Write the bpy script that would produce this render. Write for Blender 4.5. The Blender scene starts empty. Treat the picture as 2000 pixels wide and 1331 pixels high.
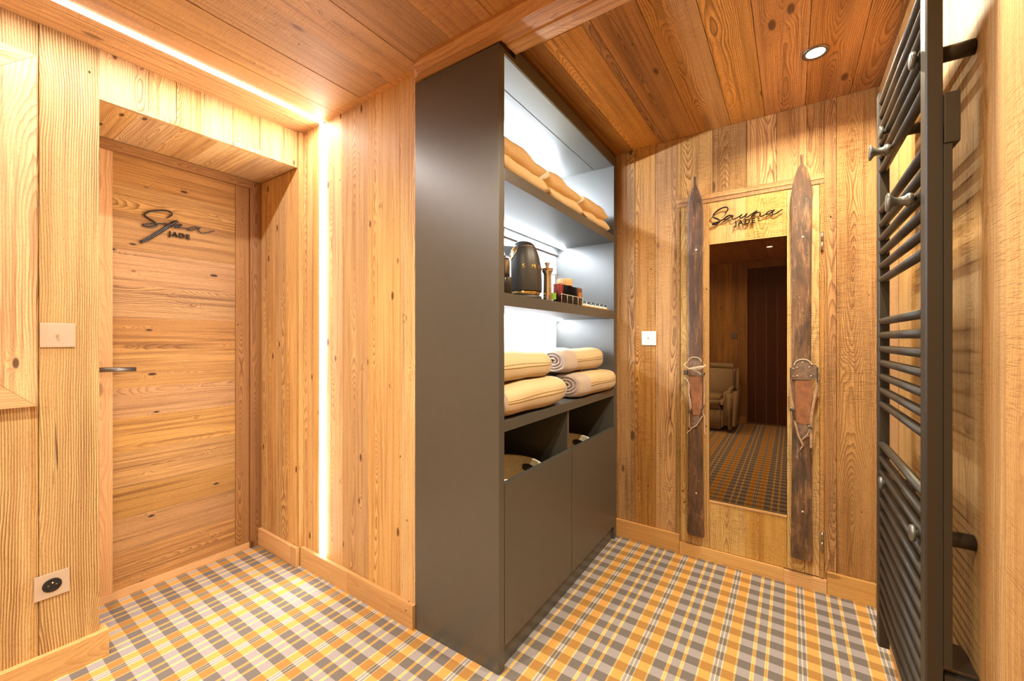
import bpy, bmesh, math, random
from mathutils import Matrix, Vector, noise
random.seed(7)
S = bpy.context.scene
C = S.collection
R = math.radians
PI = math.pi

# ------------------------------------------------------------------ camera
F = 800.0; CX = 1000.0; CY = 663.0; H = 1.2
YAW = math.atan(545 / 800)
cd = bpy.data.cameras.new('camera')
cam = bpy.data.objects.new('camera', cd); C.objects.link(cam)
cd.sensor_fit = 'HORIZONTAL'; cd.sensor_width = 36.0
cd.lens = 36.0 * F / 2000.0
cd.shift_y = (663 - 665.5) / 2000.0
cd.clip_start = 0.01; cd.clip_end = 50
cam.location = (0, 0, H); cam.rotation_euler = (PI / 2, 0, YAW)
S.camera = cam
# ------------------------------------------------------------------ world, exposure
w = bpy.data.worlds.new('world'); S.world = w; w.use_nodes = True
w.node_tree.nodes['Background'].inputs[0].default_value = (1, .9, .78, 1)
w.node_tree.nodes['Background'].inputs[1].default_value = 0.3
S.view_settings.view_transform = 'Standard'
S.view_settings.look = 'None'
S.view_settings.gamma = 1
S.view_settings.use_curve_mapping = False
S.view_settings.exposure = 0.2

WARM = (1, .84, .59); STRIP = (1, .95, .91); COOL = (.80, .90, 1)
P_SPOT = 17; P_STRIP = 24; P_SHELF = 11

def area(name, loc, rot, sx, sy, power, col, shape='RECTANGLE', spread=180):
    l = bpy.data.lights.new(name, 'AREA'); l.shape = shape; l.size = sx
    if shape in ('RECTANGLE', 'ELLIPSE'): l.size_y = sy
    l.energy = power; l.color = col; l.spread = R(spread)
    o = bpy.data.objects.new(name, l); C.objects.link(o); o.location = loc; o.rotation_euler = rot
    return o
SPOTS = [(.08, 2.01, 2.333), (.06, 1.40, 2.333), (-.21, -.83, 2.298), (-.21, .35, 2.298), (-1.25, .1, 2.298), (-1.25, -1.0, 2.298)]  # downlights after the reflected one are unseen, added for even front light
for (x, y, z) in SPOTS:
    area('downlight_lamp', (x, y, z - .006), (0, 0, 0), .055, .055, P_SPOT, WARM, 'DISK', 150)
area('ceiling_strip_lamp', (-1.955, -.3, 2.288), (0, 0, 0), .014, 2.9, P_STRIP, STRIP)
area('wall_strip_lamp', (-1.961, 1.160, 1.2), (-PI / 2, 0, 0), .014, 2.15, P_STRIP * .62, STRIP)
CABO = Matrix.Translation((-.86, 1.18, 0)) @ Matrix.Rotation(R(.8), 4, 'Z')
for z, lx in ((2.170, -.380), (1.768, -.325), (1.310, -.34)):
    p = CABO @ Vector((lx, .61, z))
    area('shelf_strip_lamp', p, (0, R(-98) if z > 2 else 0, R(.8)), .008, 1.12, P_SHELF * (1.3 if z > 2 else 1 if z > 1.5 else .6), COOL)

# ------------------------------------------------------------------ pixel helpers (measured points on the photograph -> a point on a real plane)
fw = (-math.sin(YAW), math.cos(YAW)); rt = (math.cos(YAW), math.sin(YAW))
def ray(px, py):
    u = (px - CX) / F; v = -(py - CY) / F
    return (fw[0] + rt[0] * u, fw[1] + rt[1] * u, v)
def onx(px, py, x):
    d = ray(px, py); t = x / d[0]; return Vector((x, d[1] * t, H + d[2] * t))
def ony(px, py, y):
    d = ray(px, py); t = y / d[1]; return Vector((d[0] * t, y, H + d[2] * t))
CI = CABO.inverted()
def oncab(px, py, lx):
    o = CI @ Vector((0, 0, H)); d = CI.to_3x3() @ Vector(ray(px, py))
    t = (lx - o.x) / d.x; return o + d * t

# ------------------------------------------------------------------ material helpers
class NT:
    def __init__(s, name):
        s.m = bpy.data.materials.new(name); s.m.use_nodes = True
        s.t = s.m.node_tree; s.n = s.t.nodes; s.b = s.n['Principled BSDF']
    def link(s, a, b): s.t.links.new(a, b)
    def put(s, sock, v):
        if isinstance(v, bpy.types.NodeSocket): s.link(v, sock)
        elif v is not None:
            if isinstance(v, tuple) and len(v) == 3 and sock.type == 'RGBA': v = (*v, 1)
            sock.default_value = v
    def math(s, op, a, b=None, c=None, clamp=False):
        n = s.n.new('ShaderNodeMath'); n.operation = op; n.use_clamp = clamp
        s.put(n.inputs[0], a)
        if b is not None: s.put(n.inputs[1], b)
        if c is not None: s.put(n.inputs[2], c)
        return n.outputs[0]
    def comb(s, x, y, z=0.0):
        n = s.n.new('ShaderNodeCombineXYZ')
        s.put(n.inputs[0], x); s.put(n.inputs[1], y); s.put(n.inputs[2], z); return n.outputs[0]
    def sep(s, v):
        n = s.n.new('ShaderNodeSeparateXYZ'); s.link(v, n.inputs[0]); return n.outputs
    def noise(s, vec, scale=1.0, detail=2.0, rough=.5, dist=0.0):
        n = s.n.new('ShaderNodeTexNoise'); s.link(vec, n.inputs['Vector'])
        n.inputs['Scale'].default_value = scale; n.inputs['Detail'].default_value = detail
        n.inputs['Roughness'].default_value = rough; n.inputs['Distortion'].default_value = dist
        return n.outputs[0]
    def vor(s, vec, scale=1.0):
        n = s.n.new('ShaderNodeTexVoronoi'); s.link(vec, n.inputs['Vector'])
        n.inputs['Scale'].default_value = scale; return n.outputs
    def mix(s, f, a, b, mode='MIX'):
        n = s.n.new('ShaderNodeMix'); n.data_type = 'RGBA'; n.blend_type = mode
        s.put(n.inputs[0], f); s.put(n.inputs[6], a); s.put(n.inputs[7], b); return n.outputs[2]
    def mapr(s, v, a, b, c=0.0, d=1.0, smooth=False):
        n = s.n.new('ShaderNodeMapRange'); n.interpolation_type = 'SMOOTHSTEP' if smooth else 'LINEAR'
        s.put(n.inputs[0], v)
        for i, q in enumerate((a, b, c, d)): n.inputs[i + 1].default_value = q
        return n.outputs[0]
    def ramp(s, v, stops, interp='LINEAR'):
        n = s.n.new('ShaderNodeValToRGB'); r = n.color_ramp; r.interpolation = interp
        while len(r.elements) < len(stops): r.elements.new(.5)
        for e, (p, c) in zip(r.elements, stops):
            e.position = p; e.color = (*c, 1) if len(c) == 3 else c
        s.put(n.inputs[0], v); return n.outputs[0]
    def bump(s, h, strength=.3, dist=.002):
        n = s.n.new('ShaderNodeBump'); n.inputs['Strength'].default_value = strength
        n.inputs['Distance'].default_value = dist; s.link(h, n.inputs['Height'])
        s.link(n.outputs[0], s.b.inputs['Normal'])
    def out(s, **k):
        for a, v in k.items(): s.put(s.b.inputs[a.replace('_', ' ')], v)
        return s.m

def wood(name, light, dark, ring=170, contrast=.7, saw=0.0, knots=1.0, var=.25, bump=.5, rough=.6, fib=.35, crack=.5, heart=.3, shift=.16, off=0.0, wig=1.0, sat=1.0, kden=1.0, kthr=.35, lw=0.0):
    """flat-sawn board: rings around an axis that dips below the face, so flames run up the middle and straight lines up the sides"""
    n = NT(name)
    uv = n.n.new('ShaderNodeUVMap').outputs[0]
    u, v, _ = n.sep(uv)
    at = n.n.new('ShaderNodeVertexColor'); at.layer_name = 'plank'
    sc = n.n.new('ShaderNodeSeparateColor'); n.link(at.outputs[0], sc.inputs[0])
    r1, r2, r3 = sc.outputs[0], sc.outputs[1], sc.outputs[2]
    seed = n.math('MULTIPLY', r1, 57.0)
    drift = n.math('MULTIPLY_ADD', n.noise(n.comb(n.math('MULTIPLY', v, .8), seed, 3.3), 1, 1, .5), .10 * wig, -.05 * wig)
    uc = n.math('ADD', n.math('ADD', u, drift), n.math('MULTIPLY_ADD', r2, shift, -shift / 2 + off))
    hn = n.noise(n.comb(n.math('MULTIPLY', v, .55), seed, 0.0), 1, 3, .5)
    hh = n.math('MULTIPLY', n.math('SUBTRACT', hn, .47), .42)
    kv = n.vor(n.comb(n.math('MULTIPLY', u, 8.0 * kden), n.math('MULTIPLY', v, 3.2 * kden), n.math('MULTIPLY', seed, 3.1)))
    kd = kv[0]; kr = n.sep(kv[1])[0]
    kon = n.math('GREATER_THAN', kr, kthr)
    kdef = n.math('MULTIPLY', n.mapr(kd, .34, .0, 0, 1, True), kon)
    wob = n.noise(n.comb(n.math('MULTIPLY', u, 12.0), n.math('MULTIPLY', v, 1.5), seed), 1, 3, .5)
    wob2 = n.noise(n.comb(n.math('MULTIPLY', u, 60.0), n.math('MULTIPLY', v, 9.0), seed), 1, 1, .5)
    rr = n.math('SQRT', n.math('ADD', n.math('MULTIPLY', uc, uc), n.math('MULTIPLY', hh, hh)))
    phase = n.math('MULTIPLY', rr, n.math('MULTIPLY_ADD', r2, ring * .5, ring * .75))
    phase = n.math('ADD', phase, n.math('MULTIPLY', wob, 4.5 * wig))
    phase = n.math('ADD', phase, n.math('MULTIPLY', wob2, .7))
    phase = n.math('ADD', phase, n.math('MULTIPLY', kdef, 3.2 * knots))
    fr = n.math('FRACT', phase)
    rgv = n.sep(n.ramp(fr, [(0, (0.0,) * 3), (.40 - lw, (.10,) * 3), (.70 - lw, (.55,) * 3), (.86, (1,) * 3), (.95, (.85,) * 3), (1, (.0,) * 3)]))[0]
    fiber = n.noise(n.comb(n.math('MULTIPLY', u, 420.0), n.math('MULTIPLY', v, 9.0), seed), 1, 2, .6)
    fine = n.noise(n.comb(n.math('MULTIPLY', u, 70.0), n.math('MULTIPLY', v, 1.3), seed), 1, 3, .6)
    patch = n.noise(n.comb(n.math('MULTIPLY', u, 7.0), n.math('MULTIPLY', v, 1.6), seed), 1, 2, .5)
    cmask = n.mapr(n.noise(n.comb(n.math('MULTIPLY', u, 9.0), n.math('MULTIPLY', v, 1.5), n.math('ADD', seed, 9.0)), 1, 1), .33, .62, .45, 1)
    ringf = n.math('MULTIPLY', n.math('MULTIPLY', rgv, cmask), contrast)
    hrt = n.math('MULTIPLY', n.mapr(rr, .045, .0, 0, 1, True), min(1, heart * 1.3))
    mid = tuple((a * .5 + b * .5) for a, b in zip(light, dark))
    col = n.mix(hrt, light, mid)
    col = n.mix(ringf, col, dark)
    col = n.mix(n.math('MULTIPLY', n.mapr(fine, .47, .70), fib), col, dark)
    col = n.mix(n.math('MULTIPLY', n.mapr(fiber, .35, .7), fib * .45), col, dark)
    col = n.mix(n.math('MULTIPLY', n.mapr(patch, .42, .7), .5), col, mid)
    h = n.math('ADD', n.math('MULTIPLY', fiber, .35), n.math('MULTIPLY', ringf, .6))
    if saw > 0:
        sw = n.noise(n.comb(n.math('MULTIPLY', u, 24.0), n.math('MULTIPLY', v, 240.0), seed), 1, 2, .6)
        sm = n.mapr(n.noise(n.comb(n.math('MULTIPLY', u, 8.0), n.math('MULTIPLY', v, 3.0), n.math('ADD', seed, 3.0)), 1, 1), .42, .62)
        sf = n.math('MULTIPLY', n.math('MULTIPLY', n.mapr(sw, .48, .66), sm), saw)
        col = n.mix(n.math('MULTIPLY', sf, .6), col, dark)
        h = n.math('SUBTRACT', h, n.math('MULTIPLY', sf, .9))
    spk = n.noise(n.comb(n.math('MULTIPLY', u, 330.0), n.math('MULTIPLY', v, 110.0), seed), 1, 2, .7)
    col = n.mix(n.mapr(spk, .52, .72, 0, .36 + .25 * min(1, saw)), col, dark)
    core = n.math('MULTIPLY', n.math('MULTIPLY', n.mapr(kd, .125, .07, 0, 1, True), kon), .85 * knots, None, True)
    halo = n.math('MULTIPLY', n.math('MULTIPLY', n.mapr(kd, .23, .08, 0, 1, True), kon), .6 * knots, None, True)
    col = n.mix(halo, col, mid)
    col = n.mix(core, col, tuple(c * .35 for c in dark))
    nv = n.vor(n.comb(n.math('MULTIPLY', u, 11.0), n.math('MULTIPLY', v, 7.0), n.math('ADD', seed, 4.0)))
    hole = n.math('MULTIPLY', n.mapr(nv[0], .042, .026, 0, 1), n.math('GREATER_THAN', n.sep(nv[1])[1], .3))
    cr = n.noise(n.comb(n.math('MULTIPLY', u, 48.0), n.math('MULTIPLY', v, 1.3), n.math('ADD', seed, 17.0)), 1, 3, .6)
    ck = n.math('MULTIPLY', n.mapr(cr, .70, .75), crack)
    bl = n.math('MAXIMUM', n.math('MULTIPLY', hole, .95), ck)
    col = n.mix(bl, col, tuple(c * .14 for c in dark))
    h = n.math('SUBTRACT', h, n.math('MULTIPLY', bl, 1.6))
    val = n.mapr(r3, 0, 1, 1 - var, 1 + var * .55)
    hsv = n.n.new('ShaderNodeHueSaturation')
    n.link(n.mapr(r1, 0, 1, .495, .503), hsv.inputs['Hue'])
    n.link(n.mapr(r2, 0, 1, .90 * sat, 1.06 * sat), hsv.inputs['Saturation'])
    n.link(val, hsv.inputs['Value']); n.link(col, hsv.inputs['Color'])
    n.bump(h, bump, .0022)
    return n.out(Base_Color=hsv.outputs[0], Roughness=rough, **{'Specular IOR Level': .35})

def plain(name, col, rough=.5, metal=0.0, nscale=0, namp=.1, bump=0, **k):
    n = NT(name)
    c = col
    if nscale:
        tc = n.n.new('ShaderNodeTexCoord').outputs['Object']
        nz = n.noise(tc, nscale, 3, .6)
        c = n.mix(n.mapr(nz, .3, .7), tuple(x * (1 - namp) for x in col), tuple(min(1, x * (1 + namp)) for x in col))
        if bump: n.bump(nz, bump, .002)
    return n.out(Base_Color=c, Roughness=rough, Metallic=metal, **k)
def emit(name, col, strength):
    n = NT(name)
    return n.out(Base_Color=col, Emission_Color=col, **{'Emission Strength': strength})

M = {}
M['post'] = wood('weathered_ridged_pine', (.80, .55, .28), (.17, .070, .018), ring=125, lw=.12, contrast=1.0, bump=1.0, crack=.95, knots=1, var=.06, fib=.35, shift=.02, off=.10, wig=.35, heart=0)
M['pale'] = wood('pale_brushed_pine', (.85, .58, .25), (.28, .115, .026), ring=190, contrast=.95, kden=1.6, kthr=.2, bump=.6, crack=.35, knots=1.1, var=.18, fib=.7, heart=.3)
M['back'] = wood('rough_sawn_larch', (.70, .41, .135), (.15, .052, .010), ring=210, contrast=.95, saw=.7, bump=.8, crack=.6, knots=.9, var=.24, fib=.65, heart=.6, shift=.10)
M['right'] = wood('rough_sawn_pine', (.68, .395, .135), (.22, .08, .016), ring=120, contrast=.55, saw=.5, bump=.6, crack=.5, knots=.6, var=.14, fib=.5)
M['ceil'] = wood('orange_brown_ceiling_boards', (.70, .365, .11), (.22, .08, .017), ring=190, contrast=.6, saw=.5, bump=.5, crack=.4, knots=.8, var=.2, fib=.6, heart=.3)
M['ceil2'] = wood('dark_streaked_ceiling_boards', (.70, .35, .095), (.12, .038, .007), ring=210, contrast=.95, saw=.4, bump=.6, crack=.5, knots=.9, var=.32, fib=.55, heart=.7, shift=.08)
M['door'] = wood('knotty_door_boards', (.60, .335, .105), (.14, .052, .010), ring=190, kden=1.8, kthr=.1, contrast=.8, bump=.5, crack=.9, knots=1.3, var=.16, fib=.8, heart=.2, shift=.2)
M['jamb'] = wood('brown_door_jamb_wood', (.42, .225, .075), (.13, .048, .012), ring=220, contrast=.8, bump=.5, crack=.3, knots=.8, var=.1, fib=.4, shift=.02)
M['sauna'] = wood('sauna_door_pine', (.80, .53, .18), (.25, .105, .018), ring=200, contrast=.9, saw=.8, bump=.8, crack=.4, knots=.4, var=.12, fib=.5, heart=.4, shift=.06)
M['base'] = wood('smooth_baseboard_pine', (.74, .46, .19), (.38, .18, .052), ring=140, contrast=.6, bump=.3, crack=.4, knots=.6, var=.1, fib=.5)
M['beam'] = wood('beam_timber', (.64, .33, .12), (.25, .09, .022), ring=120, contrast=.6, bump=.6, crack=.6, knots=.8, var=.08, fib=.7)
M['gapdark'] = plain('dark_gap', (.05, .025, .012), .9)
M['dkdoor'] = wood('dark_red_brown_boards', (.12, .035, .012), (.05, .014, .006), ring=150, contrast=.6, bump=.3, crack=.3, knots=.5, var=.2, fib=.4)
M['cab'] = plain('taupe_satin_lacquer', (.068, .067, .061), .36, nscale=18, namp=.05, **{'Specular IOR Level': .9})
M['marble'] = plain('white_back_panel', (.82, .81, .80), .25, nscale=5, namp=.05)
M['steel'] = plain('brushed_steel', (.45, .43, .41), .3, 1.0)
M['nickel'] = plain('champagne_metal_plate', (.66, .56, .47), .38, .55)
M['chrome'] = plain('chrome', (.8, .8, .8), .08, 1.0)
M['gold'] = plain('polished_gold_metal', (.95, .62, .25), .15, 1.0)
M['black'] = plain('black_plastic', (.012, .012, .012), .3)
M['matteblack'] = plain('matte_black_paint', (.028, .027, .026), .42)
M['lettering'] = plain('black_lettering', (.018, .014, .012), .22, .3)
M['rad'] = plain('anthracite_bronze_paint', (.040, .032, .021), .5, .25)
M['peg'] = plain('grey_metal_knob', (.15, .155, .14), .36, .5)
M['white'] = plain('white_plastic', (.82, .80, .76), .4)
M['ledglow'] = emit('led_diffuser', (1, .95, .9), 14)
M['shelfglow'] = emit('cool_led_diffuser', (.86, .93, 1), 55)
M['lampglow'] = emit('downlight_lens', (1, .93, .82), 14)
M['glasswall'] = None
M['cream'] = plain('beige_basket_material', (.92, .83, .64), .55, nscale=90, namp=.12, bump=.3)
M['leather'] = plain('worn_brown_leather', (.25, .10, .042), .6, nscale=28, namp=.35, bump=.3)
M['darkleather'] = plain('dark_worn_leather', (.16, .10, .065), .65, nscale=40, namp=.4, bump=.3)
M['cord'] = plain('pale_rawhide_cord', (.62, .47, .33), .7, nscale=60, namp=.2)
M['strap'] = plain('dry_leather_strap', (.36, .23, .13), .75, nscale=40, namp=.3)
M['metaldk'] = plain('dark_old_metal', (.16, .14, .12), .4, .9)
M['tray'] = plain('light_wood', (.62, .36, .15), .5, nscale=30, namp=.15)
M['red'] = plain('red_sachet_paper', (.55, .07, .05), .4)
M['green'] = plain('green_label', (.25, .50, .05), .4)
M['brownbox'] = plain('brown_box_card', (.13, .055, .03), .4)
M['fabric'] = plain('beige_chair_fabric', (.36, .28, .19), .9, nscale=60, namp=.15, bump=.2)
n = NT('clear_glass'); M['glass'] = n.out(Base_Color=(.97, .98, .98), Roughness=.02, IOR=1.3, **{'Transmission Weight': 1.0})
n = NT('thin_clear_acrylic'); M['thinglass'] = n.out(Base_Color=(.98, .99, .99), Roughness=.01, IOR=1.12, **{'Transmission Weight': 1.0})
n = NT('smoked_mirror_glass')
gl = n.n.new('ShaderNodeBsdfGlossy'); gl.inputs['Roughness'].default_value = .012; gl.inputs['Color'].default_value = (.19, .135, .08, 1)
n.b.inputs['Base Color'].default_value = (.02, .01, .006, 1); n.b.inputs['Roughness'].default_value = .04
mx = n.n.new('ShaderNodeMixShader'); mx.inputs[0].default_value = .85
n.link(n.b.outputs[0], mx.inputs[1]); n.link(gl.outputs[0], mx.inputs[2]); n.link(mx.outputs[0], n.n['Material Output'].inputs[0])
M['smoked'] = n.m
n = NT('mirror_silver'); M['mirror'] = n.out(Base_Color=(.85, .85, .85), Metallic=1.0, Roughness=.02)

def towel_mat(name, col, bump=.9):
    n = NT(name); tc = n.n.new('ShaderNodeTexCoord').outputs['Object']
    a = n.noise(tc, 420, 3, .7); b = n.noise(tc, 22, 2, .5)
    c = n.mix(n.mapr(a, .3, .7), tuple(x * .72 for x in col), tuple(min(1, x * 1.12) for x in col))
    n.bump(n.math('ADD', a, n.math('MULTIPLY', b, .8)), bump, .003)
    return n.out(Base_Color=c, Roughness=.95, **{'Sheen Weight': .25})
M['terry'] = towel_mat('taupe_terry', (.54, .44, .37))  # towel ends: white shelf light put into the terry colour
M['terrybeige'] = towel_mat('beige_terry', (.56, .40, .215))  # same towels' sides: warm room light put into the terry colour
M['robe'] = towel_mat('golden_beige_fleece', (.90, .68, .37), .6)
n = NT('towel_flat_band'); tc = n.n.new('ShaderNodeTexCoord').outputs['Object']
M['band'] = n.out(Base_Color=n.mix(n.mapr(n.noise(tc, 300, 2, .6), .3, .7), (.56, .43, .25), (.64, .50, .30)), Roughness=.8)
M['stripe'] = plain('brown_woven_stripe', (.22, .13, .04), .8)

# old ski wood: dark varnish worn through to wood
def ski_mat(name, base, worn, dark):
    n = NT(name); uv = n.n.new('ShaderNodeUVMap').outputs[0]; u, v, _ = n.sep(uv)
    a = n.noise(n.comb(n.math('MULTIPLY', u, 55.0), n.math('MULTIPLY', v, 6.0), 0.0), 1, 5, .7)
    b = n.noise(n.comb(n.math('MULTIPLY', u, 14.0), n.math('MULTIPLY', v, 3.0), 4.0), 1, 4, .65, 1.2)
    g = n.noise(n.comb(n.math('MULTIPLY', u, 260.0), n.math('MULTIPLY', v, 7.0), 9.0), 1, 2, .5)
    sc = n.noise(n.comb(n.math('MULTIPLY_ADD', u, 60.0, n.math('MULTIPLY', v, 22.0)), n.math('MULTIPLY', v, 40.0), 2.0), 1, 2, .5, 2.0)
    col = n.mix(n.mapr(b, .35, .62), dark, base)
    col = n.mix(n.mapr(a, .52, .68), col, worn)
    col = n.mix(n.math('MULTIPLY', n.mapr(g, .4, .7), .4), col, dark)
    col = n.mix(n.math('MULTIPLY', n.mapr(sc, .69, .73), .6), col, (.52, .36, .20))
    n.bump(a, .35, .002)
    return n.out(Base_Color=col, Roughness=.5)
M['ski1'] = ski_mat('dark_brown_ski_wood', (.13, .065, .035), (.26, .13, .065), (.045, .026, .018))
M['ski2'] = ski_mat('scratched_ski_wood', (.17, .085, .04), (.34, .19, .095), (.045, .03, .022))
M['skiside'] = plain('ski_edge_wood', (.36, .17, .06), .5, nscale=40, namp=.2)

# tartan carpet, UV in metres
n = NT('tartan_carpet'); uv = n.n.new('ShaderNodeUVMap').outputs[0]; u, v, _ = n.sep(uv)
PX = .258
s_ = n.math('FRACT', n.math('MULTIPLY', n.math('ADD', u, .17 + PX * 20), 1 / PX))
CRl, CRd = (.84, .66, .38), (.52, .35, .13)
GLl, GLd = (.41, .385, .41), (.155, .142, .135)
ORl, ORd = (.80, .44, .13), (.41, .215, .06)
YEl, YEd = (.86, .60, .22), (.52, .28, .06)
WHl, WHd = (.80, .72, .60), (.42, .35, .20)
seq = [(0, 'CR'), (.006, 'GL'), (.047, 'CR'), (.0505, 'YE'), (.0565, 'CR'), (.060, 'GL'), (.089, 'CR'), (.0925, 'YE'), (.0975, 'CR'), (.101, 'GL'),
       (.146, 'CR'), (.152, 'OR'), (.189, 'WH'), (.193, 'GL'), (.2025, 'WH'), (.2065, 'GL'), (.216, 'WH'), (.220, 'OR')]
cl = dict(CR=CRl, GL=GLl, OR=ORl, YE=YEl, WH=WHl); cdk = dict(CR=CRd, GL=GLd, OR=ORd, YE=YEd, WH=WHd)
A = n.ramp(s_, [(p / PX, cl[c]) for p, c in seq], 'CONSTANT')
B = n.ramp(s_, [(p / PX, cdk[c]) for p, c in seq], 'CONSTANT')
PY = .0868
wv = n.math('FRACT', n.math('MULTIPLY', n.math('ADD', v, -1.555 + PY * 50.25), 1 / PY))
fl = n.math('LESS_THAN', wv, .5)
uv3 = n.comb(u, v, 0.0)
fleck = n.noise(uv3, 900, 2, .7)
fleck2 = n.noise(n.comb(n.math('MULTIPLY', u, 600.0), n.math('MULTIPLY', v, 160.0)), 1, 2, .6)
col = n.mix(fl, A, B)
col = n.mix(n.math('MULTIPLY', n.mapr(fleck, .4, .7), n.mapr(fl, 0, 1, .45, .7)), col, n.mix(.5, A, B))
col = n.mix(n.mapr(fleck2, .3, .75, 0, .38), col, (.10, .07, .05))
n.bump(n.math('ADD', fleck, fleck2), .5, .002)
M['carpet'] = n.out(Base_Color=col, Roughness=.95, **{'Specular IOR Level': .15})

# ------------------------------------------------------------------ mesh helpers
ID = Matrix.Identity(4)
def nb():
    return bmesh.new()
def lay(bm):
    uv = bm.loops.layers.uv.get('UVMap') or bm.loops.layers.uv.new('UVMap')
    cl = bm.loops.layers.float_color.get('plank') or bm.loops.layers.float_color.new('plank')
    return uv, cl
def box(bm, a, b, mi=0, grain=None, bev=0.0):
    """axis aligned box a..b; grain = axis index (0,1,2) the wood runs along"""
    x0, y0, z0 = [min(p, q) for p, q in zip(a, b)]; x1, y1, z1 = [max(p, q) for p, q in zip(a, b)]
    vs = [bm.verts.new(p) for p in ((x0, y0, z0), (x1, y0, z0), (x1, y1, z0), (x0, y1, z0), (x0, y0, z1), (x1, y0, z1), (x1, y1, z1), (x0, y1, z1))]
    fs = [bm.faces.new([vs[i] for i in q]) for q in ((0, 3, 2, 1), (4, 5, 6, 7), (0, 1, 5, 4), (1, 2, 6, 5), (2, 3, 7, 6), (3, 0, 4, 7))]
    for f in fs: f.material_index = mi
    if bev:
        es = list({e for f in fs for e in f.edges})
        r = bmesh.ops.bevel(bm, geom=es, offset=bev, segments=2, affect='EDGES', profile=.7)
        seen = set(); todo = [r['faces'][0]]
        while todo:
            f = todo.pop()
            if f in seen: continue
            seen.add(f); todo += [g for e in f.edges for g in e.link_faces if g not in seen]
        fs = list(seen)
        for f in fs: f.material_index = mi
    if grain is not None: grainuv(bm, fs, grain)
    return fs
def grainuv(bm, fs, g, rnd=None):
    uv, cl = lay(bm)
    ov = random.uniform(-20, 20)
    vv = [v.co for f in fs for v in f.verts]
    mid = [(min(c[i] for c in vv) + max(c[i] for c in vv)) / 2 for i in range(3)]
    rc = rnd or (random.random(), random.random(), random.random(), 1)
    for f in fs:
        nrm = [abs(c) for c in f.normal] if f.normal.length else [0, 0, 1]
        f.normal_update(); nrm = [abs(c) for c in f.normal]
        k = nrm.index(max(nrm))
        if k == g: ax = [i for i in (0, 1, 2) if i != g]; A_, B_ = ax
        else:
            B_ = g; A_ = [i for i in (0, 1, 2) if i != g and i != k][0]
        for l in f.loops:
            c = l.vert.co
            l[uv].uv = (c[A_] - mid[A_] + (.0131 * k), c[B_] + ov)
            l[cl] = rc
def prism(bm, pts, ax, a0, a1, mi=0, grain=None):
    """extrude 2D outline pts (in the two axes other than ax) from a0 to a1"""
    o = [i for i in (0, 1, 2) if i != ax]
    def mk(p, a):
        c = [0, 0, 0]; c[ax] = a; c[o[0]] = p[0]; c[o[1]] = p[1]; return bm.verts.new(c)
    A_ = [mk(p, a0) for p in pts]; B_ = [mk(p, a1) for p in pts]; n_ = len(pts)
    fs = [bm.faces.new(A_[::-1]), bm.faces.new(B_)]
    for i in range(n_): fs.append(bm.faces.new((A_[i], A_[(i + 1) % n_], B_[(i + 1) % n_], B_[i])))
    for f in fs: f.material_index = mi
    bmesh.ops.recalc_face_normals(bm, faces=fs)
    if grain is not None: grainuv(bm, fs, grain)
    return fs
def tube(bm, pts, rad, seg=8, mi=0, closed=False, flat=1.0, cap=True):
    pts = [Vector(p) for p in pts]; n_ = len(pts)
    if not hasattr(rad, '__len__'): rad = [rad] * n_
    T = []
    for i in range(n_):
        a = pts[(i - 1) % n_] if (closed or i > 0) else pts[0]; b = pts[(i + 1) % n_] if (closed or i < n_ - 1) else pts[-1]
        T.append((b - a).normalized() if (b - a).length > 1e-9 else Vector((0, 0, 1)))
    up = Vector((0, 0, 1)) if abs(T[0].z) < .9 else Vector((1, 0, 0))
    N = (up - T[0] * up.dot(T[0])).normalized(); rings = []
    for i in range(n_):
        N = (N - T[i] * N.dot(T[i])).normalized(); B_ = T[i].cross(N)
        rings.append([bm.verts.new(pts[i] + (N * math.cos(2 * PI * k / seg) + B_ * math.sin(2 * PI * k / seg) * flat) * rad[i]) for k in range(seg)])
    fs = []
    for i in range(n_ if closed else n_ - 1):
        a, b = rings[i], rings[(i + 1) % n_]
        for k in range(seg): fs.append(bm.faces.new((a[k], a[(k + 1) % seg], b[(k + 1) % seg], b[k])))
    for f in fs: f.smooth = True
    if not closed and cap: fs += [bm.faces.new(rings[0][::-1]), bm.faces.new(rings[-1])]
    for f in fs: f.material_index = mi
    return fs
def lathe(bm, prof, c=(0, 0, 0), seg=32, mi=0, ax=2, smooth=True, mis=None, sx=1.0, sy=1.0):
    """prof: list of (r, h) revolved about the axis through c"""
    rings = []
    o = [i for i in (0, 1, 2) if i != ax]
    for r, h in prof:
        ring = []
        for k in range(seg if r > 1e-6 else 1):
            t = 2 * PI * k / seg; p = [0, 0, 0]; p[ax] = c[ax] + h
            p[o[0]] = c[o[0]] + r * math.cos(t) * sx; p[o[1]] = c[o[1]] + r * math.sin(t) * sy
            ring.append(bm.verts.new(p))
        rings.append(ring)
    fs = []
    for i in range(len(rings) - 1):
        a, b = rings[i], rings[i + 1]
        for k in range(seg):
            k2 = (k + 1) % seg
            q = [a[k % len(a)], a[k2 % len(a)], b[k2 % len(b)], b[k % len(b)]]
            u_ = []
            for v_ in q:
                if v_ not in u_: u_.append(v_)
            if len(u_) > 2:
                f = bm.faces.new(u_); f.smooth = smooth; f.material_index = mis[i] if mis else mi; fs.append(f)
    bmesh.ops.recalc_face_normals(bm, faces=fs)
    return fs
def smooth_line(pts, n_=6):
    P = [Vector(p) for p in pts]; out = []
    for i in range(len(P) - 1):
        p0 = P[max(i - 1, 0)]; p1 = P[i]; p2 = P[i + 1]; p3 = P[min(i + 2, len(P) - 1)]
        for k in range(n_):
            t = k / n_
            out.append(.5 * ((2 * p1) + (-p0 + p2) * t + (2 * p0 - 5 * p1 + 4 * p2 - p3) * t * t + (-p0 + 3 * p1 - 3 * p2 + p3) * t ** 3))
    out.append(P[-1]); return out

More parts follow.
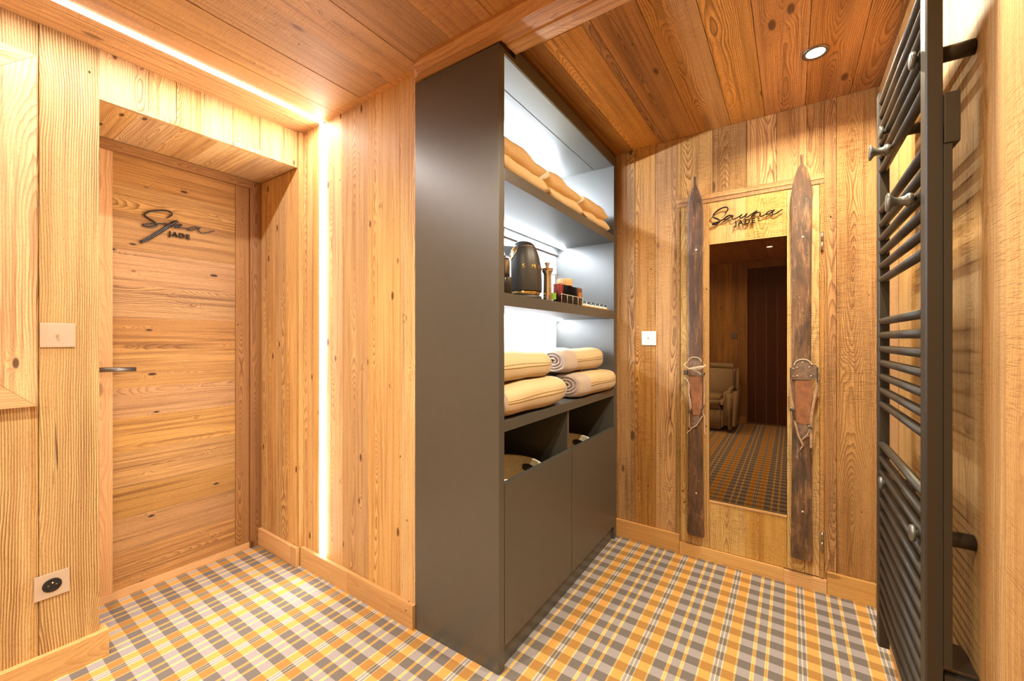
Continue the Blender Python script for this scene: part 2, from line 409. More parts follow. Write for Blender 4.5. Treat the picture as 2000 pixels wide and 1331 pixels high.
MAT = {}
def thing(name, label, cat, loc=(0, 0, 0), rotz=0.0, group=None, kind=None):
    o = bpy.data.objects.new(name, None); C.objects.link(o); o.empty_display_size = .05
    o.location = loc; o.rotation_euler = (0, 0, rotz)
    MAT[o.name] = Matrix.Translation(loc) @ Matrix.Rotation(rotz, 4, 'Z')
    tag(o, label, cat, group, kind); return o
def tag(o, label=None, cat=None, group=None, kind=None):
    if label: o['label'] = label
    if cat: o['category'] = cat
    if group: o['group'] = group
    if kind: o['kind'] = kind
    return o
def obj(name, bm, mats, parent=None, src=ID, label=None, loc=None):
    """vertices are given in space src (world by default); parent-relative on output"""
    if not isinstance(mats, (list, tuple)): mats = [mats]
    lay(bm)
    bm.transform(src)
    if parent is not None:
        bm.transform(MAT[parent.name].inverted()); base = Matrix.Identity(4)
    else:
        if loc is None:
            xs = [v.co.x for v in bm.verts]; ys = [v.co.y for v in bm.verts]; zs = [v.co.z for v in bm.verts]
            loc = ((min(xs) + max(xs)) / 2, (min(ys) + max(ys)) / 2, min(zs))
        bm.transform(Matrix.Translation(loc).inverted())
    me = bpy.data.meshes.new(name); bm.to_mesh(me); bm.free()
    for m in mats: me.materials.append(m)
    o = bpy.data.objects.new(name, me); C.objects.link(o)
    if parent is not None:
        o.parent = parent; MAT[o.name] = MAT[parent.name]
    else:
        o.location = loc; MAT[o.name] = Matrix.Translation(loc)
    if label: o['label'] = label
    return o
def struct(name, bm, mats, label, **k):
    o = obj(name, bm, mats, **k); o['kind'] = 'structure'; o['label'] = label; return o

def boards(bm, ax_across, ax_along, ax_n, face, out, edges, l0, l1, t=.02, gap=.0020, mi=0, jit=.0020, splits=None):
    """boards laid side by side; face = coordinate of the visible face on ax_n, out = +1/-1 direction it looks at"""
    for i in range(len(edges) - 1):
        a0, a1 = edges[i], edges[i + 1]
        cuts = [l0, l1]
        if splits and i in splits: cuts = [l0] + list(splits[i]) + [l1]
        for j in range(len(cuts) - 1):
            A_ = [0, 0, 0]; B_ = [0, 0, 0]
            A_[ax_across] = a0 + gap / 2; B_[ax_across] = a1 - gap / 2
            A_[ax_along] = cuts[j] + (gap / 2 if j else 0); B_[ax_along] = cuts[j + 1] - (gap / 2 if j < len(cuts) - 2 else 0)
            A_[ax_n] = face - out * random.random() * jit; B_[ax_n] = face - out * t
            box(bm, A_, B_, mi, ax_along)

ZL = 2.298; ZR = 2.333; XL = -2.165; XR = .327; YS = 2.44; YB = -1.78
# ------------------------------------------------------------------ floor
bm = nb(); uv, cl_ = lay(bm)
fs = box(bm, (-2.75, YB - .1, -.05), (XR + .1, YS + .1, 0), 0)
for f in fs:
    for l in f.loops: l[uv].uv = (l.vert.co.x, l.vert.co.y)
struct('floor', bm, M['carpet'], 'tartan carpet in orange, grey and cream checks')

# ------------------------------------------------------------------ ceilings
bm = nb()
boards(bm, 0, 1, 2, ZL, -1, [XL - .03, -2.02, -1.9675], YB, 1.19)
boards(bm, 0, 1, 2, ZL, -1, [-1.9425, -1.823, -1.62, -1.42, -1.235, -1.03, -.84, -.63, -.44, -.25, -.06, .13, XR + .03], YB, 1.15)
box(bm, (-1.823 - .12, 1.15, ZL), (-1.28, 1.20, ZL + .02), 0, 1)
box(bm, (XL - .1, YB - .1, ZL + .02), (XR + .1, 1.2, ZL + .06), 1)
struct('ceiling', bm, [M['ceil'], M['gapdark']], 'orange-brown board ceiling over the left part of the room', )
bm = nb()
boards(bm, 0, 1, 2, ZR, -1, [-1.32, -1.12, -.95, -.785, -.625, -.592, -.43, -.262, -.111, .057, .225, XR + .03], 1.14, YS + .02, splits={3: [1.36]})
box(bm, (-1.35, 1.13, ZR + .02), (XR + .1, YS + .1, ZR + .06), 1)
struct('ceiling', bm, [M['ceil2'], M['gapdark']], 'dark-streaked board ceiling over the cabinet and sauna door')

# beams between both ceilings
bm = nb()
y0, y1, zb = 1.093, 1.180, 2.262
def beam_section(yf, zlow, ch):
    return [(yf, ZL + .03), (yf, zlow + ch), (yf + ch * 1.0, zlow), (y1, zlow), (y1, ZR + .02), (1.15, ZR + .02)]
xs = [-1.285, -1.268, -1.235, -1.19, -1.0, -.6, -.2, XR + .03]
pr = []
for x in xs:
    k = max(0.0, min(1.0, (x + 1.285) / .085)); k = math.sin(k * PI / 2) ** .7
    yf = 1.172 + (1.112 - 1.172) * k; ch = .022
    pr.append([(yf, ZL + .02), (yf - .002 * k, zb + ch), (yf + .024 * k + .002, zb), (1.180, zb), (1.180, ZR + .02)])
rings = [[bm.verts.new((x, p[0], p[1])) for p in q] for x, q in zip(xs, pr)]
fs = []
for a, b in zip(rings[:-1], rings[1:]):
    for i in range(5): fs.append(bm.faces.new((a[i], a[(i + 1) % 5], b[(i + 1) % 5], b[i])))
fs += [bm.faces.new(rings[0]), bm.faces.new(rings[-1][::-1])]
bmesh.ops.recalc_face_normals(bm, faces=fs); grainuv(bm, fs, 0)
# continuation of the underside behind the cabinet's front edge
box(bm, (-.852, 1.1805, zb + .002), (XR + .03, 1.204, ZR + .02), 0, 0)
struct('trim_1', bm, M['beam'], 'orange timber beam with rounded end crossing the ceiling above the cabinet side')
bm = nb()
prism(bm, [(1.209, ZR + .02), (1.209, zb + .008), (1.215, zb + .001), (1.275, zb + .004), (1.283, zb + .02), (1.283, ZR + .02)], 0, -.852, XR + .03, 0, 0)
struct('trim_2', bm, M['beam'], 'second lighter timber beam starting at the cabinet front')

# ------------------------------------------------------------------ left wall with recess for the spa door
bm = nb()
YE = .401; YR = 1.155
boards(bm, 1, 2, 0, XL, 1, [YB, -1.5, -1.24, -.95, -.66, -.38, -.12, .06, .251], 0, ZL, mi=1)
box(bm, (XL - .415, .251 + .0006, 0), (XL + .004, YE, ZL), 1, 2)         # ridged corner post
boards(bm, 1, 2, 0, XL, 1, [YE, .547, .638, .738, .852, .97, 1.087, YR, 1.19], 2.111, ZL, gap=.0018)
boards(bm, 1, 0, 2, 2.111, -1, [YE, .52, .66, .80, .985, YR], -2.60, XL - .001, gap=.001)   # soffit
box(bm, (-2.64, YB, 0), (XL - .02, .25, ZL), 2)
box(bm, (-2.70, YE, 2.131), (XL - .02, 1.19, ZL), 2)
box(bm, (-2.70, YE - .14, 0), (-2.60, 1.19, 2.14), 2)
struct('wall_left', bm, [M['pale'], M['post'], M['gapdark']], 'pale pine board wall with a deep recess for the spa door')

# centre wall (with the wall strip) incl. recess side
bm = nb()
boards(bm, 0, 2, 1, YR, -1, [-2.60, -2.50, -2.40, -2.285, -2.165], 0, 2.111)
boards(bm, 0, 2, 1, 1.178, -1, [-2.165, -2.06, -1.9735], 0, ZL)
boards(bm, 0, 2, 1, 1.178, -1, [-1.9485, -1.796, -1.599, -1.383, -1.25], 0, ZL + .02)
box(bm, (-2.165, 1.155, 0), (-2.150, 1.178, ZL), 0, 2)
box(bm, (-2.7, 1.198, 0), (-1.25, 1.24, ZL + .05), 1)
struct('wall_centre', bm, [M['pale'], M['gapdark']], 'pale pine board wall between the spa door and the cabinet')

# back wall (sauna wall): boards around the sauna door
bm = nb()
ed = [-1.34, -1.10, -.886, -.772, -.653, -.534]
boards(bm, 0, 2, 1, YS, -1, ed, 0, ZR, gap=.0018)
boards(bm, 0, 2, 1, YS, -1, [-.534, -.512, -.35, -.189, -.061, .063, .129], 1.987, ZR, gap=.0018)
boards(bm, 0, 2, 1, YS, -1, [.129, .176, XR + .02], 0, ZR, gap=.0018)
box(bm, (-1.4, YS + .02, 0), (XR + .1, YS + .06, ZR + .05), 1)
struct('wall_back', bm, [M['back'], M['gapdark']], 'rough-sawn orange board wall around the sauna door')

# right wall
bm = nb()
boards(bm, 1, 2, 0, XR, -1, [YB, -1.55, -1.3, -1.08, -.85, -.6, -.35, -.1, .15, .4, .62, .84, 1.0, 1.139, 1.30, 1.47, 1.66, 1.86, 2.05, 2.25, YS + .02], 0, ZR)
box(bm, (XR + .02, YB - .05, 0), (XR + .06, YS + .06, ZR + .05), 1)
struct('wall_right', bm, [M['right'], M['gapdark']], 'rough-sawn pine board wall behind the towel radiator')

# wall behind the camera (seen in the sauna door glass)
bm = nb()
boards(bm, 0, 2, 1, YB, 1, [-2.18, -1.95, -1.74, -1.5, -1.3, -1.08, -.9, -.7, -.51], 0, ZL)
boards(bm, 0, 2, 1, YB, 1, [-.51, -.3, -.1, .12, XR + .02], 2.2, ZL)
box(bm, (-2.2, YB - .09, 0), (XR + .1, YB - .05, ZL + .05), 1)
struct('wall_behind', bm, [M['back'], M['gapdark']], 'board wall behind the viewer, reflected in the sauna glass')
bm = nb()
boards(bm, 0, 2, 1, YB - .02, 1, [-.51, -.415, -.285, -.157, -.02, .10, .22, XR + .02], .03, 2.2, gap=.012)
box(bm, (-.51, YB - .045, 0), (XR + .02, YB - .04, 2.2), 1)  # paler backing in the gaps paints board edges catching light
o = struct('door_3', bm, [M['dkdoor'], M['strap']], 'dark red-brown boarded door reflected in the sauna glass')

# ------------------------------------------------------------------ baseboards
def bboard(name, a, b, g, label, cuts=()):
    bm = nb()
    lo = list(a); 
    pts = [a[g]] + list(cuts) + [b[g]]
    for p, q in zip(pts[:-1], pts[1:]):
        A_ = list(a); B_ = list(b); A_[g] = p; B_[g] = q
        s = 1 if q > p else -1
        A_[g] += .0004 * s; B_[g] -= .0004 * s
        box(bm, A_, B_, 0, g, bev=.0015)
    return bm
bm = bboard('', (XL, -1.76, 0), (-2.141, .425, .098), 1, '', (-.9, -.1))
box(bm, (-2.20, YE + .0005, 0), (XL + .001, .425, .098), 0, 0, bev=.0015)
struct('baseboard_left', bm, M['base'], 'pine baseboard along the left wall below the socket')
bm = bboard('', (-2.578, 1.137, 0), (-2.20, YR, .10), 0, '')
box(bm, (-2.199, 1.137, 0), (-2.147, YR, .10), 0, 2, bev=.0015)
struct('baseboard_recess', bm, M['base'], 'short pine baseboard beside the spa door')
bm = bboard('', (-2.146, 1.160, 0), (-1.285, 1.178, .10), 0, '', (-1.735,))
struct('baseboard_centre', bm, M['base'], 'pine baseboard below the wall light strip')
bm = bboard('', (-.885, 2.424, 0), (-.518, YS, .103), 0, '')
struct('baseboard_back', bm, M['base'], 'pine baseboard between the cabinet and the sauna door')
bm = bboard('', (.140, 2.424, 0), (.314, YS, .103), 0, '')
struct('baseboard_back', bm, M['base'], 'pine baseboard between the sauna door and the radiator')
bm = bboard('', (.314, -1.76, 0), (XR, YS - .001, .103), 1, '', (-.6, .6))
struct('baseboard_right', bm, M['base'], 'pine baseboard along the right wall behind the radiator')
bm = bboard('', (-2.14, YB, 0), (-.53, YB + .015, .10), 0, '')
struct('baseboard_behind', bm, M['base'], 'pine baseboard behind the viewer')

# ------------------------------------------------------------------ lettering
def strokes(bm, curves, conv, r, flat=.6):
    for pts, rr in curves:
        P = smooth_line([conv(x, y) for x, y in pts], 5)
        n_ = len(P)
        rad = [.85 * r * rr * (.55 + .45 * math.sin(PI * min(1, (i + .6) / n_ * 1.0)) ** .4) for i in range(n_)]
        tube(bm, P, rad, 8, 0, flat=flat)
def text_mesh(txt, size, extrude, offset=0.0, spacing=1.0):
    cu = bpy.data.curves.new('t', 'FONT'); cu.body = txt; cu.size = 1.0; cu.extrude = extrude / size; cu.offset = offset / size
    cu.space_character = spacing; cu.resolution_u = 3
    o = bpy.data.objects.new('t', cu); C.objects.link(o)
    bpy.context.view_layer.update()
    me = bpy.data.meshes.new_from_object(o.evaluated_get(bpy.context.evaluated_depsgraph_get()))
    bpy.data.objects.remove(o); bpy.data.curves.remove(cu)
    bm = nb(); bm.from_mesh(me); bpy.data.meshes.remove(me); bm.transform(Matrix.Scale(size, 4)); return bm

# ------------------------------------------------------------------ spa door
XD = -2.58
d1 = thing('door_1', 'knotty wooden spa door with horizontal boards and black script lettering', None, (XD, .78, 0), kind='structure')
bm = nb()
ze = [.035, .20, .36, .50, .67, .83, .97, 1.15, 1.30, 1.45, 1.62, 1.80, 1.93, 2.065]
boards(bm, 2, 1, 0, XD, 1, ze, .523, 1.026, t=.03, gap=.0004, jit=.0006)
obj('door_leaf', bm, M['door'], d1)
bm = nb(); box(bm, (XD - .03, .44, .035), (XD + .002, .5225, 2.065), 0, 2); obj('door_stile', bm, M['base'], d1)
bm = nb(); box(bm, (XD - .03, 1.0265, .035), (XD + .004, 1.095, 2.065), 0, 2); obj('door_stile', bm, M['jamb'], d1)
bm = nb()
box(bm, (XD - .03, 1.0955, 0), (XD + .020, 1.1545, 2.110), 0, 2)
box(bm, (XD - .03, YE, 2.0655), (XD + .022, 1.0955, 2.110), 0, 1, bev=.004)
box(bm, (XD - .03, .402, 0), (XD + .012, .4395, 2.065), 0, 2)
obj('door_frame', bm, M['jamb'], d1)
bm = nb(); box(bm, (XD - .03, .440, 0), (XD + .012, 1.095, .0345), 0, 1, bev=.003); obj('threshold', bm, M['base'], d1)
h = nb()
tube(h, [(XD + .002, .455, 1.063), (XD + .05, .455, 1.063)], .010, 12)
P = [(XD + .05, .452, 1.064), (XD + .053, .50, 1.0635), (XD + .052, .592, 1.060)]
tube(h, P, [.011, .0105, .010], 16, flat=.75)
hd = obj('door_handle', h, M['metaldk'], d1, label='dark steel lever handle')
bm = nb(); lathe(bm, [(0, .003), (.024, .003), (.025, 0), (.025, -.004)], (XD + .003, .455, 1.063), 24, ax=0); obj('rosette', bm, M['metaldk'], hd)
bm = nb()
lathe(bm, [(0, .002), (.011, .002), (.012, 0)], (XD + .003, .455, .935), 20, ax=0)
obj('lock_cylinder', bm, M['steel'], d1)
k = 1 / 11.11
cv = lambda x, y: onx(260 + x * k, 390 + y * k, XD + .008)
bm = nb()
strokes(bm, [
    ([(730, 398), (800, 365), (845, 320), (800, 262), (680, 235), (520, 238), (370, 255), (275, 300), (250, 345), (330, 410), (430, 465), (500, 520), (515, 560), (440, 590), (330, 590), (240, 570), (205, 548), (280, 533), (450, 525), (640, 524), (800, 527)], 1.15),
    ([(965, 465), (850, 520), (700, 620), (520, 735), (330, 850), (150, 930)], 2.3),
    ([(820, 600), (880, 575), (960, 548), (1040, 545), (1050, 565), (980, 590), (900, 605), (1000, 612), (1180, 628)], .9),
    ([(1440, 610), (1360, 600), (1280, 608), (1200, 630), (1190, 655), (1230, 668), (1320, 655), (1400, 625), (1480, 605)], .8),
    ([(1455, 612), (1420, 650), (1430, 690), (1500, 725), (1600, 720), (1700, 695), (1770, 685)], .7)], cv, .0042)
obj('lettering', bm, M['lettering'], d1, label='black script lettering')
def plane_text(txt, size, p0, across, up, nrm, parent, mat, ext=.002, sp=1.0, offset=.0):
    t = text_mesh(txt, size, ext, offset, sp)
    a = Vector(across).normalized(); u_ = Vector(up).normalized(); n_ = Vector(nrm).normalized()
    m = Matrix(((a.x, u_.x, n_.x, p0[0]), (a.y, u_.y, n_.y, p0[1]), (a.z, u_.z, n_.z, p0[2]), (0, 0, 0, 1)))
    t.transform(m)
    return obj('lettering', t, mat, parent)
pj = onx(330, 460.5, XD + .006)
plane_text('JADE', .034, pj, (0, 1, -.02), (0, 0, 1), (1, 0, 0), d1, M['lettering'], .003, 1.25, .0008)

# ------------------------------------------------------------------ sauna door
YD = 2.434
d2 = thing('door_2', 'pine sauna door with narrow dark glass pane and black script lettering', None, (-.2, YD, 0), kind='structure')
bm = nb()
box(bm, (-.534, YD - .002, .068), (-.5155, 2.46, 1.945), 0, 2)
box(bm, (.1135, YD - .002, .068), (.1285, 2.46, 1.955), 0, 2)
box(bm, (-.534, YD - .006, 1.962), (.1285, 2.46, 1.986), 0, 0)
box(bm, (-.534, YD - .003, 1.9405), (.1285, 2.46, 1.9610), 0, 0)
obj('door_frame', bm, M['back'], d2)
bm = nb(); box(bm, (-.516, YD - .012, 0), (-.0305, 2.46, .066), 0, 0); box(bm, (-.0300, YD - .012, 0), (.1385, 2.46, .062), 0, 0)
obj('threshold', bm, M['base'], d2)
bm = nb()
boards(bm, 0, 2, 1, YD, -1, [-.5145, -.455, -.366], .069, 1.9395, t=.03, gap=.0018)
boards(bm, 0, 2, 1, YD, -1, [-.017, .055, .1125], .069, 1.9395, t=.03, gap=.0018)
obj('door_stile', bm, M['sauna'], d2)
bm = nb(); boards(bm, 0, 2, 1, YD + .001, -1, [-.366, -.195, -.017], 1.720, 1.9395, t=.03, gap=.0004); obj('top_panel', bm, M['sauna'], d2)
bm = nb(); boards(bm, 0, 2, 1, YD + .001, -1, [-.366, -.195, -.017], .069, .318, t=.03, gap=.0006); obj('bottom_panel', bm, M['sauna'], d2)
bm = nb()
box(bm, (-.366, YD - .002, .3185), (-.017, 2.46, .326), 0, 0); box(bm, (-.366, YD + .002, 1.713), (-.017, 2.46, 1.7195), 0, 0)
obj('glazing_bead', bm, M['base'], d2)
bm = nb(); box(bm, (-.3655, 2.446, .3265), (-.0175, 2.452, 1.7125)); obj('glass_pane', bm, M['smoked'], d2)
for z0 in (1.62, .20):
    bm = nb()
    for q in (0, .045): tube(bm, [(.1215, YD - .008, z0 + q), (.1215, YD - .008, z0 + q + .043)], .0055, 12)
    obj('hinge', bm, M['steel'], d2)
k = 1 / 10.237
YT = YD - .014
cv = lambda x, y: ony(1370 + x * k, 370 + y * k, YT)
bm = nb()
strokes(bm, [
    ([(470, 480), (520, 425), (525, 375), (490, 358), (400, 380), (300, 445), (240, 510), (245, 560), (320, 595), (360, 620), (350, 660), (290, 700), (225, 705), (240, 680), (340, 650), (440, 600), (520, 545), (600, 515)], 1.1),
    ([(600, 515), (540, 525), (470, 570), (455, 605), (500, 600), (570, 560), (630, 520), (610, 580), (640, 600), (720, 565), (820, 495)], .9),
    ([(820, 495), (770, 555), (790, 575), (860, 540), (910, 480), (880, 545), (920, 555), (1010, 490), (1120, 420)], .9),
    ([(1120, 420), (1060, 480), (990, 545), (1080, 480), (1150, 460), (1175, 490), (1170, 540), (1250, 520), (1330, 460)], .9),
    ([(1440, 425), (1380, 430), (1310, 470), (1300, 500), (1350, 490), (1410, 455), (1455, 405), (1420, 470), (1440, 495), (1500, 480), (1570, 430), (1625, 400)], .95)], cv, .0046)
obj('lettering', bm, M['lettering'], d2, label='black script lettering')
pj = ony(1435.5, 441.5, YT)
plane_text('JADE', .036, (pj.x, YT, pj.z), (1, 0, .02), (0, 0, 1), (0, -1, 0), d2, M['lettering'], .003, 1.25, .0008)

# ------------------------------------------------------------------ light strips and downlights
st = thing('light_strip', 'glowing white LED strip set in the ceiling along the left wall', 'light strip', (-1.955, -.3, 2.29))
bm = nb(); box(bm, (-1.967, YB, 2.300), (-1.943, 1.177, 2.315)); obj('profile', bm, M['white'], st)
bm = nb(); box(bm, (-1.967, YB, 2.2915), (-1.943, 1.163, 2.2995), 0, None, .002); obj('diffuser', bm, M['ledglow'], st)
st = thing('light_strip', 'glowing white LED strip running up the pine wall left of the cabinet', 'light strip', (-1.961, 1.17, .1))
bm = nb(); box(bm, (-1.973, 1.181, .0), (-1.949, 1.197, 2.29)); obj('profile', bm, M['white'], st)
bm = nb(); box(bm, (-1.973, 1.164, .1005), (-1.949, 1.1805, 2.2905), 0, None, .002); obj('diffuser', bm, M['ledglow'], st)
SPL = ['round recessed downlight in the ceiling above the sauna door', 'round recessed downlight above the towel radiator',
       'round recessed downlight behind the viewer, glinting in the sauna glass', 'round recessed downlight overhead right of the viewer',
       'round recessed downlight overhead nearer the left wall', 'round recessed downlight farthest behind the viewer']
proto = None
for i, (x, y, z) in enumerate(SPOTS):
    if proto is None:
        t = thing('downlight', SPL[i], 'downlight', (x, y, z), group='recessed ceiling downlights')
        bm = nb(); lathe(bm, [(.030, -.001), (.032, -.004), (.044, -.005), (.045, 0)], (x, y, z), 40); obj('trim_ring', bm, M['metaldk'], t)
        bm = nb(); lathe(bm, [(0, -.003), (.031, -.003)], (x, y, z), 32); obj('lens', bm, M['lampglow'], t)
        proto = t
    else:
        t = proto.copy(); C.objects.link(t); t.location = (x, y, z); t['label'] = SPL[i]
        for ch in list(proto.children):
            c = ch.copy(); C.objects.link(c); c.parent = t

# ------------------------------------------------------------------ cabinet
cb = thing('shelving_cabinet', 'tall taupe-grey cabinet with open lit shelves above two laundry doors', 'cabinet', (-.86, 1.18, 0), R(.8))
def cobj(name, bm, mat, label=None): return obj(name, bm, mat, cb, CABO, label)
D = -.425; YN = .034; YF = 1.192; TOP = 2.325
bm = nb(); box(bm, (D, 0, 0), (0, YN, 2.258), 0, None, .0015); cobj('side_panel', bm, M['cab'])
bm = nb(); box(bm, (D, YF, 0), (0, 1.232, TOP - .03), 0, None, .0015); cobj('side_panel', bm, M['cab'])
bm = nb(); box(bm, (D, YN, 2.240), (0, YF, 2.257), 0, None, .001)
box(bm, (-.02, .106, 2.257), (0, YF, 2.300), 0, None, .001)
cobj('top_panel', bm, M['cab'])
bm = nb(); box(bm, (-.285, YN + .001, 2.2385), (-.125, YF - .02, 2.2399)); box(bm, (-.120, YN + .001, 2.2385), (-.006, YF - .001, 2.2399)); cobj('ceiling_panel', bm, M['cab'])
bm = nb(); box(bm, (D + .002, YN, 1.826), (-.395, YF, 2.239)); cobj('back_panel', bm, M['cab'])
bm = nb(); box(bm, (D + .002, YN, .06), (-.395, YF, .86)); cobj('back_panel', bm, M['cab'])
bm = nb(); box(bm, (D + .002, YN, .902), (-.385, YF - .002, 1.322)); cobj('back_panel', bm, M['marble'], 'white back panel')
bm = nb(); box(bm, (D + .002, YN, 1.37), (-.385, YF - .002, 1.742)); cobj('back_panel', bm, M['marble'], 'white back panel')
bm = nb(); box(bm, (D + .002, YN, 1.742), (-.37, YF, 1.7805)); cobj('light_pelmet', bm, M['cab'])
for z0, z1 in ((1.781, 1.8255), (1.3225, 1.3695), (.862, .9015)):
    bm = nb(); box(bm, (D + .03, YN + .0005, z0), (-.0005, YF - .0005, z1), 0, None, .0012); cobj('shelf', bm, M['cab'])
bm = nb(); box(bm, (-.40, .583, .05), (-.0135, .601, .8615), 0, None, .001); cobj('divider', bm, M['cab'])
bm = nb(); box(bm, (-.40, YN, .06), (-.02, YF, .078)); cobj('bottom_panel', bm, M['cab'])
bm = nb(); box(bm, (-.04, YN, 0), (-.012, YF, .0785)); cobj('plinth', bm, M['cab'])
for a, b in ((YN + .002, .598), (.602, YF - .002)):
    bm = nb(); box(bm, (-.020, a, .082), (.001, b, .672), 0, None, .0012); cobj('door', bm, M['cab'])
for z, lx in ((2.178, -.389), (1.7805, -.325), (1.322, -.34)):
    bm = nb(); box(bm, (lx - .005, YN + .01, z - .009), (lx + .005, YF - .01, z), 0, None, .001); cobj('led_strip', bm, M['shelfglow'])

# laundry baskets inside
bsk = None
for i, ly in enumerate((.315, .885)):
    p = CABO @ Vector((-.205, ly, .079))
    if bsk is None:
        t = thing('laundry_basket', 'beige round laundry basket with black handle hole behind the near cabinet door', 'basket', p, R(.8), 'laundry baskets in the cabinet')
        bm = nb()
        lathe(bm, [(0, 0), (.14, 0), (.15, .01), (.182, .545), (.186, .55), (.182, .555), (.176, .548), (.146, .02), (0, .015)], (0, 0, 0), 48)
        bb = obj('basket_body', bm, M['cream'], t, MAT[t.name])
        for s in (-1, 1):
            bm = nb()
            pts = []
            for q in range(24):
                a = 2 * PI * q / 24; ang = R(77 if s > 0 else 257) + .24 * max(-1, min(1, 1.25 * math.cos(a)))
                zz = .505 + .019 * math.sin(a); r_ = .1715
                pts.append((r_ * math.cos(ang), r_ * math.sin(ang), zz))
            vs = [bm.verts.new(p_) for p_ in pts]; vs2 = [bm.verts.new((p_[0] * 1.045, p_[1] * 1.045, p_[2])) for p_ in pts]
            bm.faces.new(vs); bm.faces.new(vs2[::-1])
            for q in range(24): bm.faces.new((vs[q], vs2[q], vs2[(q + 1) % 24], vs[(q + 1) % 24]))
            bmesh.ops.recalc_face_normals(bm, faces=list(bm.faces))
            obj('handle_hole', bm, M['black'], bb, MAT[t.name])
        bsk = t
    else:
        t = bsk.copy(); C.objects.link(t); t.location = p; t['label'] = 'beige round laundry basket with black handle hole behind the far cabinet door'
        for ch in list(bsk.children):
            c = ch.copy(); C.objects.link(c); c.parent = t
            for g2 in list(ch.children):
                c2 = g2.copy(); C.objects.link(c2); c2.parent = c

# ------------------------------------------------------------------ towels
def towel_roll(name, label, lx, ly0, ly1, z, wd, ht, seed, group, band=True, lean=0.0, taupe=None, rot=0.0):
    L_ = ly1 - ly0
    bm = nb(); rnd = random.Random(seed); sg = 56; ny = 26
    angs = []
    a0, a1 = R(-2), R(96)
    marks = [a0, a0 + R(1.9), a0 + R(5), a0 + R(6.9), a1 - R(6.5), a1 - R(5), a1 - R(1.5), a1]
    for q in range(sg): angs.append(2 * PI * q / sg - PI)
    angs = sorted(set([round(a, 4) for a in angs if not any(abs(a - m_) < .04 for m_ in marks)] + [round(m_, 4) for m_ in marks]))
    def sec(a, y):
        ca, sa = math.cos(a), math.sin(a); e = .72
        x_ = wd / 2 * math.copysign(abs(ca) ** e, ca); z_ = ht / 2 * math.copysign(abs(sa) ** e, sa)
        t_ = (y / L_) * 2 - 1
        endf = 1 - .10 * max(0, abs(t_) - .8) / .2
        nz = noise.noise(Vector((x_ * 9 + seed, y * 7, z_ * 9))) * .010
        k_ = 1 + nz / (wd / 2)
        zz = z_ * k_ * endf
        if zz < 0: zz = max(zz, -ht / 2 * .93)
        return Vector((x_ * k_ * endf + lean * (zz + ht / 2), y, zz + ht / 2 + .004 * math.sin(t_ * 2.2 + seed) * (1 if sa > 0 else .2)))
    rings = []
    for j in range(ny + 1):
        y = L_ * j / ny
        rings.append([bm.verts.new(sec(a, y)) for a in angs])
    n_ = len(angs)
    for j in range(ny):
        for q in range(n_):
            f = bm.faces.new((rings[j][q], rings[j][(q + 1) % n_], rings[j + 1][(q + 1) % n_], rings[j + 1][q])); f.smooth = True
            am = angs[q] + ((angs[(q + 1) % n_] - angs[q]) / 2 if q < n_ - 1 else .05)
            mi = 0
            if band and a0 <= am <= a1:
                mi = 1
                for s0, s1 in ((0, 1), (2, 3), (4, 5), (6, 7)):
                    if marks[s0] <= am <= marks[s1]: mi = 2
            if taupe and (j < taupe[0] or j >= ny - taupe[1]): mi = 3  # end zones take the white-lit tint of the same terry
            f.material_index = mi
    # rounded rolled ends: inset bowl and a spiral fold standing out of it
    for end, rg, yy, s in ((0, rings[0], 0, -1), (1, rings[-1], L_, 1)):
        cx = sum(v.co.x for v in rg) / n_; cz = sum(v.co.z for v in rg) / n_
        prev = rg
        for kk, (sc, dy) in enumerate(((.93, .010), (.8, .012), (.4, .004), (.12, -.004))):
            nw = [bm.verts.new((cx + (v.co.x - cx) * sc, yy + s * dy, cz + (v.co.z - cz) * sc)) for v in rg]
            for q in range(n_):
                f = bm.faces.new((prev[q], prev[(q + 1) % n_], nw[(q + 1) % n_], nw[q])); f.smooth = True; f.material_index = 3
            prev = nw
        f = bm.faces.new(prev); f.material_index = 3
        pts = []; rd = []
        N_ = 90
        for q in range(N_):
            t_ = q / (N_ - 1); a = t_ * 2 * PI * 3.1 + seed; r_ = .12 + .76 * t_
            jit_ = 1 + .05 * noise.noise(Vector((t_ * 9, seed, end)))
            pts.append((cx + wd / 2 * r_ * math.cos(a) * jit_ * .97, yy + s * (.010 + .003 * math.sin(a * 2 + seed)), cz + ht / 2 * r_ * math.sin(a) * jit_ * .97)); rd.append(.0062)
        tube(bm, pts, rd, 7, 3)
    bmesh.ops.recalc_face_normals(bm, faces=list(bm.faces))
    loc = CABO @ Vector((lx, ly0, z))
    o = obj(name, bm, [M['terrybeige'], M['band'], M['stripe'], M['terry']], loc=(0, 0, 0))
    o.location = loc; o.rotation_euler = (0, 0, R(.8 + rot))
    return tag(o, label, 'towel', group)
G = 'rolled towels on the lower open shelf'
ZT = .9022
towel_roll('rolled_towel', 'front bottom rolled beige towel of the pile nearest the cabinet side', -.075, .050, .525, ZT, .185, .124, 1, G)
towel_roll('rolled_towel', 'front top rolled beige towel of the pile nearest the cabinet side', -.115, .045, .475, ZT + .126, .175, .118, 2, G, lean=-.1)
towel_roll('rolled_towel', 'front bottom rolled beige towel of the far pile, spiral end facing left', -.062, .680, 1.172, ZT, .175, .124, 4, G, taupe=(5, 0))
towel_roll('rolled_towel', 'front top rolled beige towel of the far pile, spiral end facing left', -.112, .635, 1.120, ZT + .1265, .165, .120, 5, G, lean=-.05, taupe=(5, 0))
towel_roll('rolled_towel', 'rear bottom rolled towel of the far pile, mostly hidden', -.255, .640, 1.165, ZT, .160, .124, 6, G, taupe=(30, 0))
